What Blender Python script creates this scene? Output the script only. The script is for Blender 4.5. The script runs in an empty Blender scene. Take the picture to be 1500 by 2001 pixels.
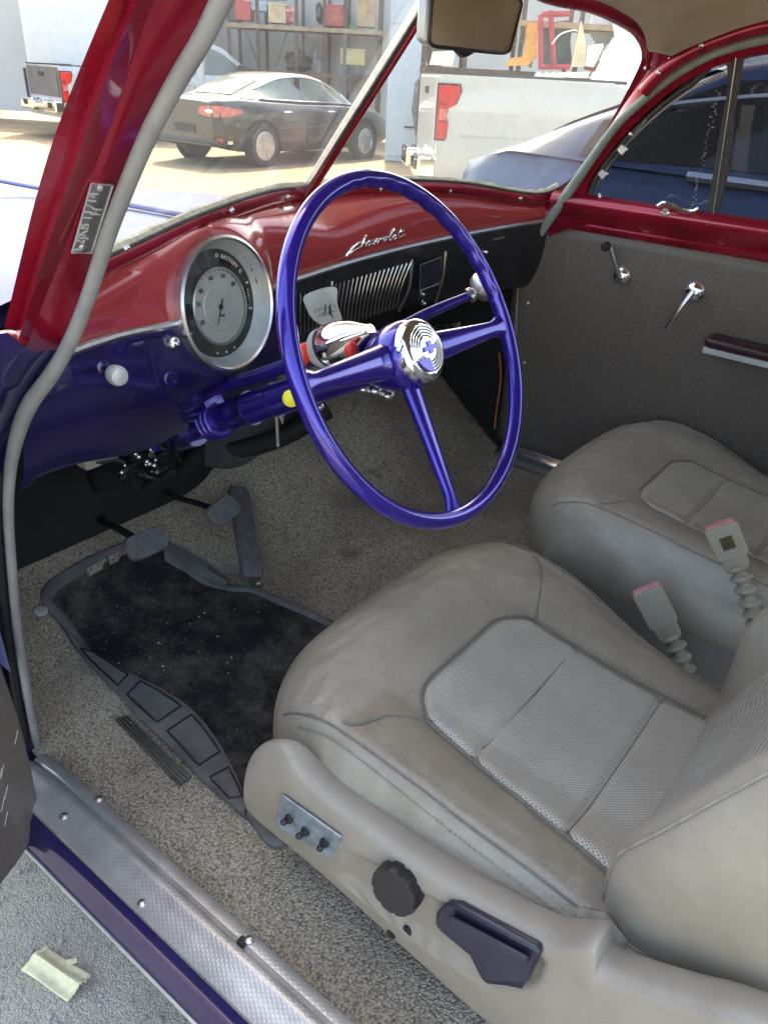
import bpy, bmesh, math, random
import numpy as np
from mathutils import Vector, Matrix, noise as mnoise
random.seed(7); rng = np.random.default_rng(7)
S = bpy.context.scene
COL = S.collection
R = math.radians

# ------------------------------------------------------------------ camera
FPX = 1503.0
CAM = np.array([-1.15, -.556, 1.34])
PITCH, ROLL, YAW = R(29.7), R(3.1), R(53.6)
CF = np.array([math.sin(YAW)*math.cos(PITCH), math.cos(YAW)*math.cos(PITCH), -math.sin(PITCH)])
_r0 = np.array([math.cos(YAW), -math.sin(YAW), 0.0]); _d0 = -np.cross(_r0, CF)
CX = math.cos(ROLL)*_r0 - math.sin(ROLL)*_d0
CY = math.sin(ROLL)*_r0 + math.cos(ROLL)*_d0
FH = np.array([math.sin(YAW), math.cos(YAW), 0.0])
cd = bpy.data.cameras.new('camera'); cam = bpy.data.objects.new('camera', cd); COL.objects.link(cam)
cd.sensor_fit = 'HORIZONTAL'; cd.sensor_width = 36.0; cd.lens = 36.0*FPX/1500.0
cd.clip_start = .01; cd.clip_end = 600
M = Matrix.Identity(4)
for i in range(3):
    M[i][0] = CX[i]; M[i][1] = -CY[i]; M[i][2] = -CF[i]; M[i][3] = CAM[i]
cam.matrix_world = M
S.camera = cam

# ------------------------------------------------------------------ light
SUN_EL, SUN_AZ = R(52), R(52)          # azimuth clockwise from +Y (car's forward) towards +X
w = bpy.data.worlds.new('World'); S.world = w; w.use_nodes = True
nt = w.node_tree; bg_ = nt.nodes['Background']
sky = nt.nodes.new('ShaderNodeTexSky'); sky.sky_type = 'NISHITA'; sky.sun_disc = False
sky.air_density = 1.0; sky.dust_density = 3.5; sky.ozone_density = .3; sky.sun_elevation = SUN_EL; sky.sun_rotation = SUN_AZ
nt.links.new(sky.outputs[0], bg_.inputs[0]); bg_.inputs[1].default_value = .15
sl = bpy.data.lights.new('sun', 'SUN'); sl.energy = 2.0; sl.angle = R(.5); sl.color = (1, .95, .87)
so = bpy.data.objects.new('sun', sl); COL.objects.link(so)
sd = Vector((math.sin(SUN_AZ)*math.cos(SUN_EL), math.cos(SUN_AZ)*math.cos(SUN_EL), math.sin(SUN_EL)))
so.rotation_euler = sd.to_track_quat('Z', 'Y').to_euler(); so.location = (6, 6, 12)
S.view_settings.view_transform = 'Standard'; S.view_settings.look = 'None'
S.view_settings.gamma = 1; S.view_settings.use_curve_mapping = False
S.view_settings.exposure = 2.85
S.view_settings.use_white_balance = True; S.view_settings.white_balance_temperature = 7700; S.view_settings.white_balance_tint = 8
S.render.engine = 'CYCLES'; S.cycles.max_bounces = 10; S.cycles.transparent_max_bounces = 16
S.cycles.sample_clamp_indirect = 6

# ------------------------------------------------------------------ ray helpers (pixels of the photograph -> points on real planes)
def ray(px, py): return (px-750)/FPX*CX + (py-1000.5)/FPX*CY + CF
def U(px, py, ax, v):
    d = ray(px, py); return CAM + d*((v-CAM[ax])/d[ax])
def UP(px, py, p0, n):
    d = ray(px, py); p0 = np.array(p0, float); n = np.array(n, float)
    return CAM + d*(((p0-CAM)@n)/(d@n))
def BG(px, py, D):
    d = ray(px, py); return CAM + d*(D/(d@FH))

# ------------------------------------------------------------------ mesh helpers
BASE = {}
def setp(o, label=None, cat=None, group=None, kind=None):
    if label: o['label'] = label
    if cat: o['category'] = cat
    if group: o['group'] = group
    if kind: o['kind'] = kind
    return o
def thing(name, loc, label, cat, group=None):
    o = bpy.data.objects.new(name, None); COL.objects.link(o); o.location = loc; o.empty_display_size = .1
    BASE[o.name] = np.array(loc, float); return setp(o, label, cat, group)
class MB:
    def __init__(s): s.v = []; s.f = []; s.uv = None
    def add(s, v, f):
        n = len(s.v); s.v += [tuple(map(float, p)) for p in v]; s.f += [tuple(i+n for i in q) for q in f]; return s
    def box(s, c, size, rot=None):
        c = np.array(c, float); h = np.array(size, float)/2
        v = np.array([[x, y, z] for x in (-1, 1) for y in (-1, 1) for z in (-1, 1)])*h
        if rot is not None: v = v @ np.array(rot).T
        return s.add(v+c, [(0, 1, 3, 2), (4, 6, 7, 5), (0, 4, 5, 1), (2, 3, 7, 6), (0, 2, 6, 4), (1, 5, 7, 3)])
    def frame_box(s, o, ex, ey, ez):   # box from origin corner with three edge vectors
        o, ex, ey, ez = [np.array(a, float) for a in (o, ex, ey, ez)]
        v = [o+ex*i+ey*j+ez*k for i in (0, 1) for j in (0, 1) for k in (0, 1)]
        return s.add(v, [(0, 1, 3, 2), (4, 6, 7, 5), (0, 4, 5, 1), (2, 3, 7, 6), (0, 2, 6, 4), (1, 5, 7, 3)])
    def tube(s, pts, rad, n=10, closed=False, caps=True, flat=None):
        P = np.array(pts, float); m = len(P)
        r = np.full(m, rad) if np.isscalar(rad) else np.array(rad, float)
        if closed: T = np.roll(P, -1, 0)-np.roll(P, 1, 0)
        else: T = np.gradient(P, axis=0)
        T /= np.linalg.norm(T, axis=1)[:, None]+1e-12
        u = np.cross(T[0], [0, 0, 1.0])
        if np.linalg.norm(u) < .1: u = np.cross(T[0], [1.0, 0, 0])
        u /= np.linalg.norm(u); V = []
        for i in range(m):
            u0 = u; u = u-T[i]*(u@T[i])
            if np.linalg.norm(u) < 1e-4: u = np.cross(T[i], [.3, .5, .8])
            if np.linalg.norm(u) < 1e-6: u = u0
            u = u/np.linalg.norm(u); w_ = np.cross(T[i], u)
            for k in range(n):
                a = 2*math.pi*k/n; ru, rw = r[i], r[i]*(flat if flat else 1)
                V.append(P[i]+ru*math.cos(a)*u+rw*math.sin(a)*w_)
        F = []
        for i in range(m if closed else m-1):
            j = (i+1) % m
            for k in range(n): F.append((i*n+k, i*n+(k+1) % n, j*n+(k+1) % n, j*n+k))
        if caps and not closed: F += [tuple(range(n))[::-1], tuple((m-1)*n+k for k in range(n))]
        return s.add(V, F)
    def lathe(s, prof, o, axis, n=32, e1=None):   # prof: (radius, height along axis)
        o = np.array(o, float); a = np.array(axis, float); a /= np.linalg.norm(a)
        e = np.cross([0, 0, 1.0], a) if e1 is None else np.array(e1, float)
        if np.linalg.norm(e) < .1: e = np.array([1.0, 0, 0])
        e /= np.linalg.norm(e); g = np.cross(a, e); V = []; F = []
        for r_, h in prof:
            for k in range(n):
                t = 2*math.pi*k/n; V.append(o+a*h+r_*(math.cos(t)*e+math.sin(t)*g))
        for i in range(len(prof)-1):
            for k in range(n): F.append((i*n+k, i*n+(k+1) % n, (i+1)*n+(k+1) % n, (i+1)*n+k))
        F.append(tuple(range(n))[::-1]); F.append(tuple((len(prof)-1)*n+k for k in range(n)))
        return s.add(V, F)
    def grid(s, G, closed_u=False):     # G: array rows x cols x 3
        G = np.array(G, float); a, b = G.shape[:2]; F = []
        for i in range(a-1):
            for j in range(b if closed_u else b-1):
                k = (j+1) % b
                F.append((i*b+j, i*b+k, (i+1)*b+k, (i+1)*b+j))
        return s.add(G.reshape(-1, 3), F)
    def prism(s, pts, ext):              # closed polygon extruded by a vector
        P = np.array(pts, float); m = len(P); e = np.array(ext, float)
        return s.add(list(P)+list(P+e), [tuple(range(m))[::-1], tuple(range(m, 2*m))]+[(i, (i+1) % m, m+(i+1) % m, m+i) for i in range(m)])
    def sphere(s, c, r, n=16, m=10, sc=(1, 1, 1)):
        c = np.array(c, float); G = []
        for i in range(m+1):
            t = math.pi*i/m
            G.append([c+r*np.array([math.sin(t)*math.cos(2*math.pi*k/n)*sc[0], math.sin(t)*math.sin(2*math.pi*k/n)*sc[1], math.cos(t)*sc[2]]) for k in range(n)])
        return s.grid(G, True)
    def build(s, name, mat, parent=None, smooth=True, bevel=0, seg=2, sub=0, solid=0, uv=None, angle=40, fixn=True):
        me = bpy.data.meshes.new(name); o = bpy.data.objects.new(name, me); COL.objects.link(o)
        b = np.zeros(3); p = parent
        while p is not None:
            b = b+np.array(p.location); p = p.parent
        v = np.array(s.v)-b
        me.from_pydata([tuple(q) for q in v], [], s.f); 
        if fixn:
            bm = bmesh.new(); bm.from_mesh(me); bmesh.ops.recalc_face_normals(bm, faces=bm.faces); bm.to_mesh(me); bm.free()
        if uv is not None:
            L = me.uv_layers.new(name='UVMap')
            for lp in me.loops: L.data[lp.index].uv = uv[lp.vertex_index]
        if smooth:
            for p_ in me.polygons: p_.use_smooth = True
            try: me.set_sharp_from_angle(angle=R(angle))
            except Exception: pass
        me.materials.append(mat)
        if parent is not None: o.parent = parent
        if solid:
            md = o.modifiers.new('solid', 'SOLIDIFY'); md.thickness = abs(solid); md.offset = -1 if solid > 0 else 1
        if bevel:
            md = o.modifiers.new('bevel', 'BEVEL'); md.width = bevel; md.segments = seg; md.limit_method = 'ANGLE'; md.angle_limit = R(35)
            md.harden_normals = False
        if sub:
            md = o.modifiers.new('sub', 'SUBSURF'); md.levels = sub; md.render_levels = sub
        return o
def spline(pts, n=60, closed=False):
    P = np.array(pts, float); m = len(P)
    if closed: Q = np.vstack([P[-1], P, P[0], P[1]])
    else: Q = np.vstack([2*P[0]-P[1], P, 2*P[-1]-P[-2]])
    segs = m if closed else m-1; out = []
    for t in np.linspace(0, segs, n, endpoint=not closed):
        i = min(int(t), segs-1); u = t-i; a, b, c, d = Q[i:i+4]
        out.append(.5*((2*b)+(-a+c)*u+(2*a-5*b+4*c-d)*u*u+(-a+3*b-3*c+d)*u**3))
    return np.array(out)
def sm(x, a, b):
    t = np.clip((x-a)/(b-a), 0, 1); return t*t*(3-2*t)
def unit(v): v = np.array(v, float); return v/np.linalg.norm(v)
def text_mesh(txt, size, o, ex, ey, depth=.0006, mb=None, align='CENTER', shear=0):
    cu = bpy.data.curves.new('t', 'FONT'); cu.body = txt; cu.size = size; cu.align_x = align; cu.align_y = 'CENTER'; cu.shear = shear
    cu.extrude = depth; cu.resolution_u = 3
    ob = bpy.data.objects.new('t', cu); COL.objects.link(ob)
    dg = bpy.context.evaluated_depsgraph_get(); me = bpy.data.meshes.new_from_object(ob.evaluated_get(dg))
    o, ex, ey = np.array(o, float), unit(ex), unit(ey); ez = np.cross(ex, ey)
    v = [o+ex*p.co.x+ey*p.co.y+ez*p.co.z for p in me.vertices]; f = [tuple(p.vertices) for p in me.polygons]
    bpy.data.objects.remove(ob); bpy.data.curves.remove(cu); bpy.data.meshes.remove(me)
    mb = mb or MB(); return mb.add(v, f)

# ------------------------------------------------------------------ materials
class NT:
    def __init__(s, name):
        s.m = bpy.data.materials.new(name); s.m.use_nodes = True; s.t = s.m.node_tree; s.N = s.t.nodes
        s.b = s.N['Principled BSDF']; s.out = s.N['Material Output']
    def n(s, typ, **kw):
        x = s.N.new('ShaderNode'+typ)
        for k, v in kw.items():
            if k.startswith('i_'): x.inputs[k[2:].replace('_', ' ')].default_value = v
            else: setattr(x, k, v)
        return x
    def l(s, a, b): s.t.links.new(a, b)
    def co(s, kind='Object'): return s.n('TexCoord').outputs[kind]
    def map(s, v, scale): 
        m = s.n('Mapping'); s.l(v, m.inputs[0]); m.inputs['Scale'].default_value = scale; return m.outputs[0]
    def noise(s, v, sc, det=4, rough=.6, out='Fac'):
        x = s.n('TexNoise'); s.l(v, x.inputs['Vector']); x.inputs['Scale'].default_value = sc; x.inputs['Detail'].default_value = det; x.inputs['Roughness'].default_value = rough
        return x.outputs[out]
    def voro(s, v, sc, feat='F1', out='Distance'):
        x = s.n('TexVoronoi'); x.feature = feat; s.l(v, x.inputs['Vector']); x.inputs['Scale'].default_value = sc; return x.outputs[out]
    def ramp(s, f, stops, interp='LINEAR'):
        x = s.n('ValToRGB'); s.l(f, x.inputs[0]); e = x.color_ramp.elements; x.color_ramp.interpolation = interp
        while len(e) < len(stops): e.new(.5)
        for el, (p, c) in zip(e, stops): el.position = p; el.color = tuple(c)+((1,) if len(c) == 3 else ())
        return x.outputs[0]
    def math(s, op, a, b=None, c=None):
        x = s.n('Math'); x.operation = op
        for i, q in enumerate((a, b, c)):
            if q is None: continue
            if isinstance(q, (int, float)): x.inputs[i].default_value = q
            else: s.l(q, x.inputs[i])
        return x.outputs[0]
    def mix(s, f, a, b, bt='MIX'):
        x = s.n('MixRGB'); x.blend_type = bt
        for i, q in enumerate((f, a, b)):
            if isinstance(q, (int, float)): x.inputs[i].default_value = q
            elif isinstance(q, tuple): x.inputs[i].default_value = tuple(q)+((1,) if len(q) == 3 else ())
            else: s.l(q, x.inputs[i])
        return x.outputs[0]
    def bump(s, h, strength=.3, dist=.002, nrm=None):
        x = s.n('Bump'); s.l(h, x.inputs['Height']); x.inputs['Strength'].default_value = strength; x.inputs['Distance'].default_value = dist
        if nrm is not None: s.l(nrm, x.inputs['Normal'])
        s.l(x.outputs[0], s.b.inputs['Normal']); return x.outputs[0]
    def set(s, **kw):
        for k, v in kw.items():
            k = k.replace('_', ' '); i = s.b.inputs[k]
            if isinstance(v, (int, float)): i.default_value = v
            elif isinstance(v, tuple): i.default_value = v+((1,) if len(v) == 3 else ())
            else: s.l(v, i)
        return s
def paint(name, col, met=.5, rough=.32, var=.12, coat=.8, flake=True, dust=.0):
    k = NT(name); c = k.co()
    n = k.noise(c, 9, 5); n2 = k.noise(c, 900, 1)
    dark = tuple(x*(1-var*2) for x in col); lite = tuple(min(1, x*(1+var*2)) for x in col)
    cc = k.ramp(n, [(.3, dark), (.7, lite)])
    if dust:
        d = k.ramp(k.noise(c, 22, 6, .7), [(.45, (0, 0, 0)), (.8, (1, 1, 1))]); cc = k.mix(k.math('MULTIPLY', d, dust), cc, (.4, .38, .34))
    k.set(Base_Color=cc, Metallic=met, Roughness=k.math('ADD', rough-.06, k.math('MULTIPLY', n, .12)), Coat_Weight=coat, Coat_Roughness=.06)
    k.bump(k.noise(c, 14, 3), .05, .003); return k.m
def simple(name, col, rough=.5, met=0, var=.15, scale=30, bs=.1, bd=.001, bscale=200, **kw):
    k = NT(name); c = k.co(); n = k.noise(c, scale, 5)
    k.set(Base_Color=k.ramp(n, [(.3, tuple(x*(1-var) for x in col)), (.7, tuple(min(1, x*(1+var)) for x in col))]), Roughness=rough, Metallic=met, **kw)
    if bs: k.bump(k.noise(c, bscale, 3), bs, bd)
    return k.m
M_ = {}
M_['red'] = paint('red_paint', (.30, .007, .028), .45, .28)
M_['dashred'] = paint('dash_red_paint', (.40, .045, .05), .15, .2, .05, coat=1.0)
M_['purple'] = paint('purple_paint', (.026, .012, .22), .55, .26)
M_['wheel'] = paint('wheel_paint', (.026, .011, .27), .5, .2, .10)
M_['deep'] = paint('deep_purple_paint', (.017, .010, .095), .4, .24, dust=.04)
M_['hood'] = paint('sky_tinted_hood_paint', (.07, .10, .27), .2, .42, coat=0)  # blue stands in for sky reflected in the dark purple paint
M_['blackpaint'] = paint('black_paint', (.010, .010, .014), .1, .32, dust=.05)
M_['chrome'] = simple('chrome', (.82, .83, .84), .09, 1, .05, 40, .02)
M_['dullchrome'] = simple('brushed_metal', (.55, .55, .55), .32, 1, .15, 60, .1)
M_['rubber'] = simple('black_rubber', (.042, .043, .046), .62, 0, .3, 60, .2)
M_['pedal'] = simple('worn_pedal_rubber', (.10, .102, .105), .6, 0, .3, 60, .2)
M_['black'] = simple('black_plastic', (.016, .016, .018), .4, 0, .2, 40, .1)
M_['navy'] = simple('dark_navy_plastic', (.022, .022, .04), .33, 0, .2, 40, .05)
M_['void'] = simple('near_black', (.006, .006, .007), .8, 0, .3, 20, .3, .004, 60)  # plain near-black shared by hollows and hidden parts
M_['seal'] = simple('grey_rubber_seal', (.21, .215, .215), .55, 0, .18, 26, .15, .002, 90)
M_['sealg'] = simple('green_grey_rubber_seal', (.22, .26, .24), .5, 0, .2, 26, .15, .002, 90)
def beigem():
    k = NT('scuffed_beige_plastic'); c = k.co(); n = k.noise(c, 11, 6, .65); n2 = k.noise(k.map(c, (1, 3, 14)), 12, 5, .7)
    col = k.ramp(n, [(.3, (.235, .21, .175)), (.7, (.29, .262, .22))])
    col = k.mix(k.math('MULTIPLY', k.ramp(n2, [(.62, (0, 0, 0)), (.74, (1, 1, 1))]), .35), col, (.13, .115, .10))
    k.set(Base_Color=col, Roughness=k.math('ADD', .40, k.math('MULTIPLY', n2, .2))); k.bump(k.noise(c, 500, 3), .12, .0006); return k.m
M_['beige'] = beigem()
M_['belt'] = simple('buckle_plastic', (.31, .285, .22), .42, 0, .05, 14, .05)
M_['redp'] = simple('faded_red_plastic', (.62, .26, .30), .4, 0, .2, 60, .05)
M_['redk'] = simple('red_plastic', (.6, .03, .02), .3, 0, .1, 60, 0)
M_['yellow'] = simple('yellow_plastic', (.75, .65, .03), .4, 0, .1, 60, 0)
M_['white'] = simple('white_paper', (.74, .77, .74), .8, 0, .05, 40, .05)
M_['zinc'] = simple('zinc_plate', (.34, .42, .48), .42, .75, .35, 60, .15, .0005, 200)
M_['tape'] = simple('masking_tape', (.66, .60, .38), .75, 0, .12, 90, .3, .002, 120)
M_['dial'] = simple('grey_dial_paint', (.34, .36, .345), .5, 0, .08, 40, 0)  # dial lightened to imitate reflections in the gauge glass
M_['dialdark'] = simple('dark_dial_paint', (.10, .11, .11), .35, 0, .2, 40, 0)  # outer face also raised in tone, standing in for glare on the glass
M_['bezel'] = simple('silver_bezel_paint', (.46, .48, .48), .38, .3, .1, 40, 0)
M_['ink'] = simple('black_ink', (.01, .01, .012), .6, 0, .05, 40, 0)
M_['cream'] = simple('white_ink', (.8, .8, .76), .6, 0, .05, 40, 0)
M_['copper'] = simple('orange_wire', (.45, .10, .03), .5, 0, .2, 40, 0)
M_['stitch'] = simple('seam_thread', (.24, .22, .19), .8, 0, .2, 90, 0)
M_['seamd'] = simple('seam_crease', (.15, .138, .118), .8, 0, .2, 90, 0)
M_['mirror'] = simple('mirror_glass', (.62, .57, .41), .3, 1, .1, 8, 0)  # olive tint imitates the cabin reflected in the mirror

def leather(name, col, perf=False, ribs=False, creases=True, worn=False):
    k = NT(name); c = k.co(); uv = k.co('UV')
    n = k.noise(c, 7, 5); n2 = k.noise(c, 45, 5)
    base = k.ramp(n, [(.3, tuple(x*.86 for x in col)), (.72, tuple(x*1.12 for x in col))])
    base = k.mix(k.math('MULTIPLY', n2, .28), base, tuple(x*.55 for x in col))
    h = k.math('MULTIPLY', k.voro(c, 420, 'DISTANCE_TO_EDGE'), .6)
    h = k.math('ADD', h, k.math('MULTIPLY', n2, 1.0))
    if creases:
        wr = k.noise(k.map(c, (26, 9, 9)), 1.6, 6, .62); h = k.math('ADD', h, k.math('MULTIPLY', wr, 1.8))
        vc = k.voro(k.mix(.05, c, k.noise(c, 20, 3, .6, 'Color'), 'ADD'), 70, 'DISTANCE_TO_EDGE'); h = k.math('SUBTRACT', h, k.math('MULTIPLY', k.ramp(vc, [(0, (1, 1, 1)), (.10, (0, 0, 0))]), .25))
    pat = k.ramp(k.noise(c, 4.2, 6, .7), [(.42, (0, 0, 0)), (.66, (1, 1, 1))]); base = k.mix(k.math('MULTIPLY', pat, .42), base, tuple(x*y for x, y in zip(col, (.60, .54, .46))))
    rough = k.math('SUBTRACT', .43, k.math('MULTIPLY', pat, .12))
    if creases:
        def hair(sc_, seed_, w_):
            mp = k.n('Mapping'); k.l(c, mp.inputs[0]); mp.inputs['Scale'].default_value = sc_; mp.inputs['Location'].default_value = (seed_, seed_*.7, 0); mp.inputs['Rotation'].default_value = (0, 0, seed_)
            return k.ramp(k.math('ABSOLUTE', k.math('SUBTRACT', k.noise(mp.outputs[0], 5, 3, .55), .5)), [(0, (1, 1, 1)), (w_, (0, 0, 0))])
        cr = k.math('MAXIMUM', k.math('MAXIMUM', hair((3, 9, 4), .4, .007), hair((9, 2.5, 4), 2.3, .006)), hair((5, 6, 4), 4.1, .006))
        msk = k.ramp(k.noise(c, 6.5, 3), [(.50, (0, 0, 0)), (.66, (1, 1, 1))])
        cm = k.math('MULTIPLY', cr, msk)
        base = k.mix(k.math('MULTIPLY', cm, .42), base, (.55, .52, .44))
        h = k.math('SUBTRACT', h, k.math('MULTIPLY', cm, .7))
    if worn:
        sp_ = k.n('SeparateXYZ'); k.l(k.mix(.012, c, k.noise(c, 30, 3, .6, 'Color'), 'ADD'), sp_.inputs[0])
        def st(v, a, b): 
            mr = k.n('MapRange'); mr.interpolation_type = 'SMOOTHSTEP'; k.l(v, mr.inputs[0]); mr.inputs[1].default_value = a; mr.inputs[2].default_value = b; return mr.outputs[0]
        wm = k.math('MULTIPLY', k.math('MULTIPLY', k.math('SUBTRACT', 1.0, st(sp_.outputs[0], -.165, -.145)), st(sp_.outputs[0], -.268, -.256)), k.math('SUBTRACT', 1.0, st(sp_.outputs[1], .075, .10)))
        base = k.mix(k.math('MULTIPLY', wm, .65), base, k.mix(1.0, base, (.66, .60, .53), 'MULTIPLY'))
    if perf:
        sx = k.n('SeparateXYZ'); k.l(uv, sx.inputs[0]); P = .0051
        def lattice(ox, oy):
            a = k.math('SUBTRACT', k.math('FRACT', k.math('ADD', k.math('DIVIDE', sx.outputs[0], P), ox)), .5)
            b = k.math('MULTIPLY', k.math('SUBTRACT', k.math('FRACT', k.math('ADD', k.math('DIVIDE', sx.outputs[1], P*1.15), oy)), .5), 1.15)
            return k.math('SQRT', k.math('ADD', k.math('MULTIPLY', a, a), k.math('MULTIPLY', b, b)))
        d = k.math('MINIMUM', lattice(0, 0), lattice(.5, .5))
        hole = k.ramp(d, [(.15, (1, 1, 1)), (.26, (0, 0, 0))])
        base = k.mix(k.math('MULTIPLY', hole, .75), base, (.06, .058, .055))
        h = k.math('SUBTRACT', h, k.math('MULTIPLY', hole, 1.5))
    if ribs:
        sx = k.n('SeparateXYZ'); k.l(uv, sx.inputs[0])
        r_ = k.math('SINE', k.math('MULTIPLY', sx.outputs[1], 2*math.pi/.008))
        h = k.math('ADD', h, k.math('MULTIPLY', r_, 1.0))
        base = k.mix(k.math('MULTIPLY', k.math('ADD', k.math('MULTIPLY', r_, -.5), .5), .25), base, tuple(x*.5 for x in col))
    k.set(Base_Color=base, Roughness=rough, Specular_IOR_Level=.75)
    k.bump(h, .34, .0018); return k.m
LC = (.30, .268, .215)
M_['leather'] = leather('worn_leather', LC, worn=True)
M_['leatherp'] = leather('perforated_leather', (.48, .45, .385), perf=True, creases=False)
M_['leatherr'] = leather('ribbed_leather', (.43, .41, .36), ribs=True, creases=False)
M_['leathers'] = leather('smooth_leather', (.325, .295, .245), creases=False)
M_['leatheri'] = leather('pale_insert_leather', (.40, .375, .32), creases=False)
M_['clothgrey'] = leather('grey_seat_vinyl', (.20, .19, .185), creases=False)

def carpet():
    k = NT('loop_carpet'); c = k.co()
    wz = k.n('TexNoise'); k.l(c, wz.inputs['Vector']); wz.inputs['Scale'].default_value = 160; wz.inputs['Detail'].default_value = 2
    dv = k.mix(.005, c, wz.outputs['Color'], 'ADD')
    d = k.voro(dv, 320); cell = k.voro(dv, 320, 'F1', 'Color')
    g = k.n('RGBToBW'); k.l(cell, g.inputs[0])
    col = k.ramp(g.outputs[0], [(.1, (.32, .27, .20)), (.45, (.45, .385, .295)), (.8, (.57, .495, .39))])
    col = k.mix(k.ramp(d, [(.42, (0, 0, 0)), (.82, (.75, .75, .75))]), col, (.07, .06, .048))
    big = k.ramp(k.noise(c, 3.2, 4), [(.35, (.62, .60, .60)), (.65, (1, 1, 1))])
    col = k.mix(1.0, col, big, 'MULTIPLY')
    st = k.ramp(k.noise(c, 8, 2), [(.66, (1, 1, 1)), (.76, (.35, .32, .3))])
    col = k.mix(.8, col, st, 'MULTIPLY')
    k.set(Base_Color=col, Roughness=.95, Specular_IOR_Level=.15)
    k.bump(k.math('SUBTRACT', 1.0, d), .8, .003); return k.m
M_['carpet'] = carpet()
def matm():
    k = NT('dusty_rubber_mat'); c = k.co()
    dust = k.ramp(k.noise(c, 7, 8, .78), [(.45, (0, 0, 0)), (.80, (1, 1, 1))])
    fine = k.noise(c, 300, 2)
    col = k.mix(k.math('MULTIPLY', k.math('MULTIPLY', dust, fine), .8), (.010, .010, .012), (.36, .32, .26))
    sp = k.ramp(k.voro(c, 110), [(.035, (1, 1, 1)), (.06, (0, 0, 0))])
    sel = k.ramp(k.noise(c, 13, 3), [(.60, (0, 0, 0)), (.62, (1, 1, 1))])
    col = k.mix(k.math('MULTIPLY', sp, sel), col, (.6, .57, .5))
    k.set(Base_Color=col, Roughness=.78, Specular_IOR_Level=.3); k.bump(k.noise(c, 260, 4), .35, .0015); return k.m
M_['mat'] = matm()
def matrim():
    k = NT('ribbed_mat_rubber'); c = k.co()
    wv = k.n('TexWave'); k.l(c, wv.inputs['Vector']); wv.inputs['Scale'].default_value = 70
    n = k.noise(c, 20, 5)
    col = k.ramp(n, [(.35, (.075, .074, .074)), (.75, (.15, .145, .138))])
    k.set(Base_Color=col, Roughness=.6); k.bump(wv.outputs['Fac'], .25, .001); return k.m
M_['matrim'] = matrim()
def sillm():
    k = NT('embossed_aluminium'); uv = k.co('UV'); c = k.co(); sx = k.n('SeparateXYZ'); k.l(uv, sx.inputs[0]); P = .0058
    def lat(ox, oy):
        a = k.math('SUBTRACT', k.math('FRACT', k.math('ADD', k.math('DIVIDE', sx.outputs[0], P), ox)), .5)
        b = k.math('SUBTRACT', k.math('FRACT', k.math('ADD', k.math('DIVIDE', sx.outputs[1], P*1.6), oy)), .5)
        b = k.math('MULTIPLY', b, 1.6)
        return k.math('SQRT', k.math('ADD', k.math('MULTIPLY', a, a), k.math('MULTIPLY', b, b)))
    d = k.math('MINIMUM', lat(0, 0), lat(.5, .5))
    n = k.noise(c, 14, 5)
    col = k.ramp(n, [(.3, (.40, .39, .38)), (.7, (.60, .59, .575))])
    col = k.mix(k.ramp(d, [(.38, (0, 0, 0)), (.6, (.6, .6, .6))]), col, (.18, .18, .18))
    k.set(Base_Color=col, Metallic=.65, Roughness=k.math('ADD', .30, k.math('MULTIPLY', n, .2)))
    k.bump(k.math('SUBTRACT', 1.0, d), .32, .0012); return k.m
M_['sill'] = sillm()
def doorm():
    k = NT('door_card_hardboard'); c = k.co()
    n = k.noise(k.map(c, (1, 7, 26)), 9, 5, .7); n2 = k.noise(c, 3, 3)
    streak = k.ramp(k.noise(k.map(c, (3, 30, .8)), 2.0, 3), [(.6, (0, 0, 0)), (.8, (1, 1, 1))])
    col = k.ramp(n, [(.3, (.078, .063, .053)), (.75, (.148, .125, .107))])
    col = k.mix(k.math('MULTIPLY', n2, .35), col, (.155, .13, .113))
    col = k.mix(k.math('MULTIPLY', streak, .30), col, (.30, .27, .24))
    sp = k.ramp(k.voro(c, 26), [(.03, (1, 1, 1)), (.05, (0, 0, 0))])
    sel = k.ramp(k.noise(c, 9, 2), [(.55, (0, 0, 0)), (.6, (1, 1, 1))])
    col = k.mix(k.math('MULTIPLY', k.math('MULTIPLY', sp, sel), .5), col, (.5, .5, .48))
    k.set(Base_Color=col, Roughness=.52); k.bump(n, .12, .001); return k.m
M_['door'] = doorm()
def headm():
    k = NT('fuzzy_headliner'); c = k.co(); n = k.noise(c, 260, 3); n2 = k.noise(c, 5, 4)
    n2 = k.ramp(k.noise(c, 16, 6, .75), [(.35, (0, 0, 0)), (.7, (1, 1, 1))]); col = k.mix(k.math('MULTIPLY', n2, .7), (.40, .315, .185), (.25, .195, .115)); col = k.mix(k.math('MULTIPLY', n, .5), col, (.12, .10, .07))
    k.set(Base_Color=col, Roughness=.95, Sheen_Weight=.3, Specular_IOR_Level=.1); k.bump(n, .6, .003); return k.m
M_['head'] = headm()
def asphalt():
    k = NT('grey_gravel_asphalt'); c = k.co()
    d = k.voro(c, 300); cc = k.n('RGBToBW'); k.l(k.voro(c, 300, 'F1', 'Color'), cc.inputs[0])
    col = k.ramp(cc.outputs[0], [(.1, (.36, .325, .27)), (.5, (.48, .44, .37)), (.95, (.62, .57, .485))])
    col = k.mix(k.ramp(d, [(.3, (0, 0, 0)), (.7, (1, 1, 1))]), col, (.33, .295, .245))
    col = k.mix(.7, col, k.ramp(k.noise(c, 2.5, 6, .7), [(.3, (.68, .67, .66)), (.7, (1.15, 1.14, 1.1))]), 'MULTIPLY')
    k.set(Base_Color=col, Roughness=.92); k.bump(k.math('SUBTRACT', k.noise(c, 60, 6, .75), d), .5, .006); return k.m
M_['asphalt'] = asphalt()
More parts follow.
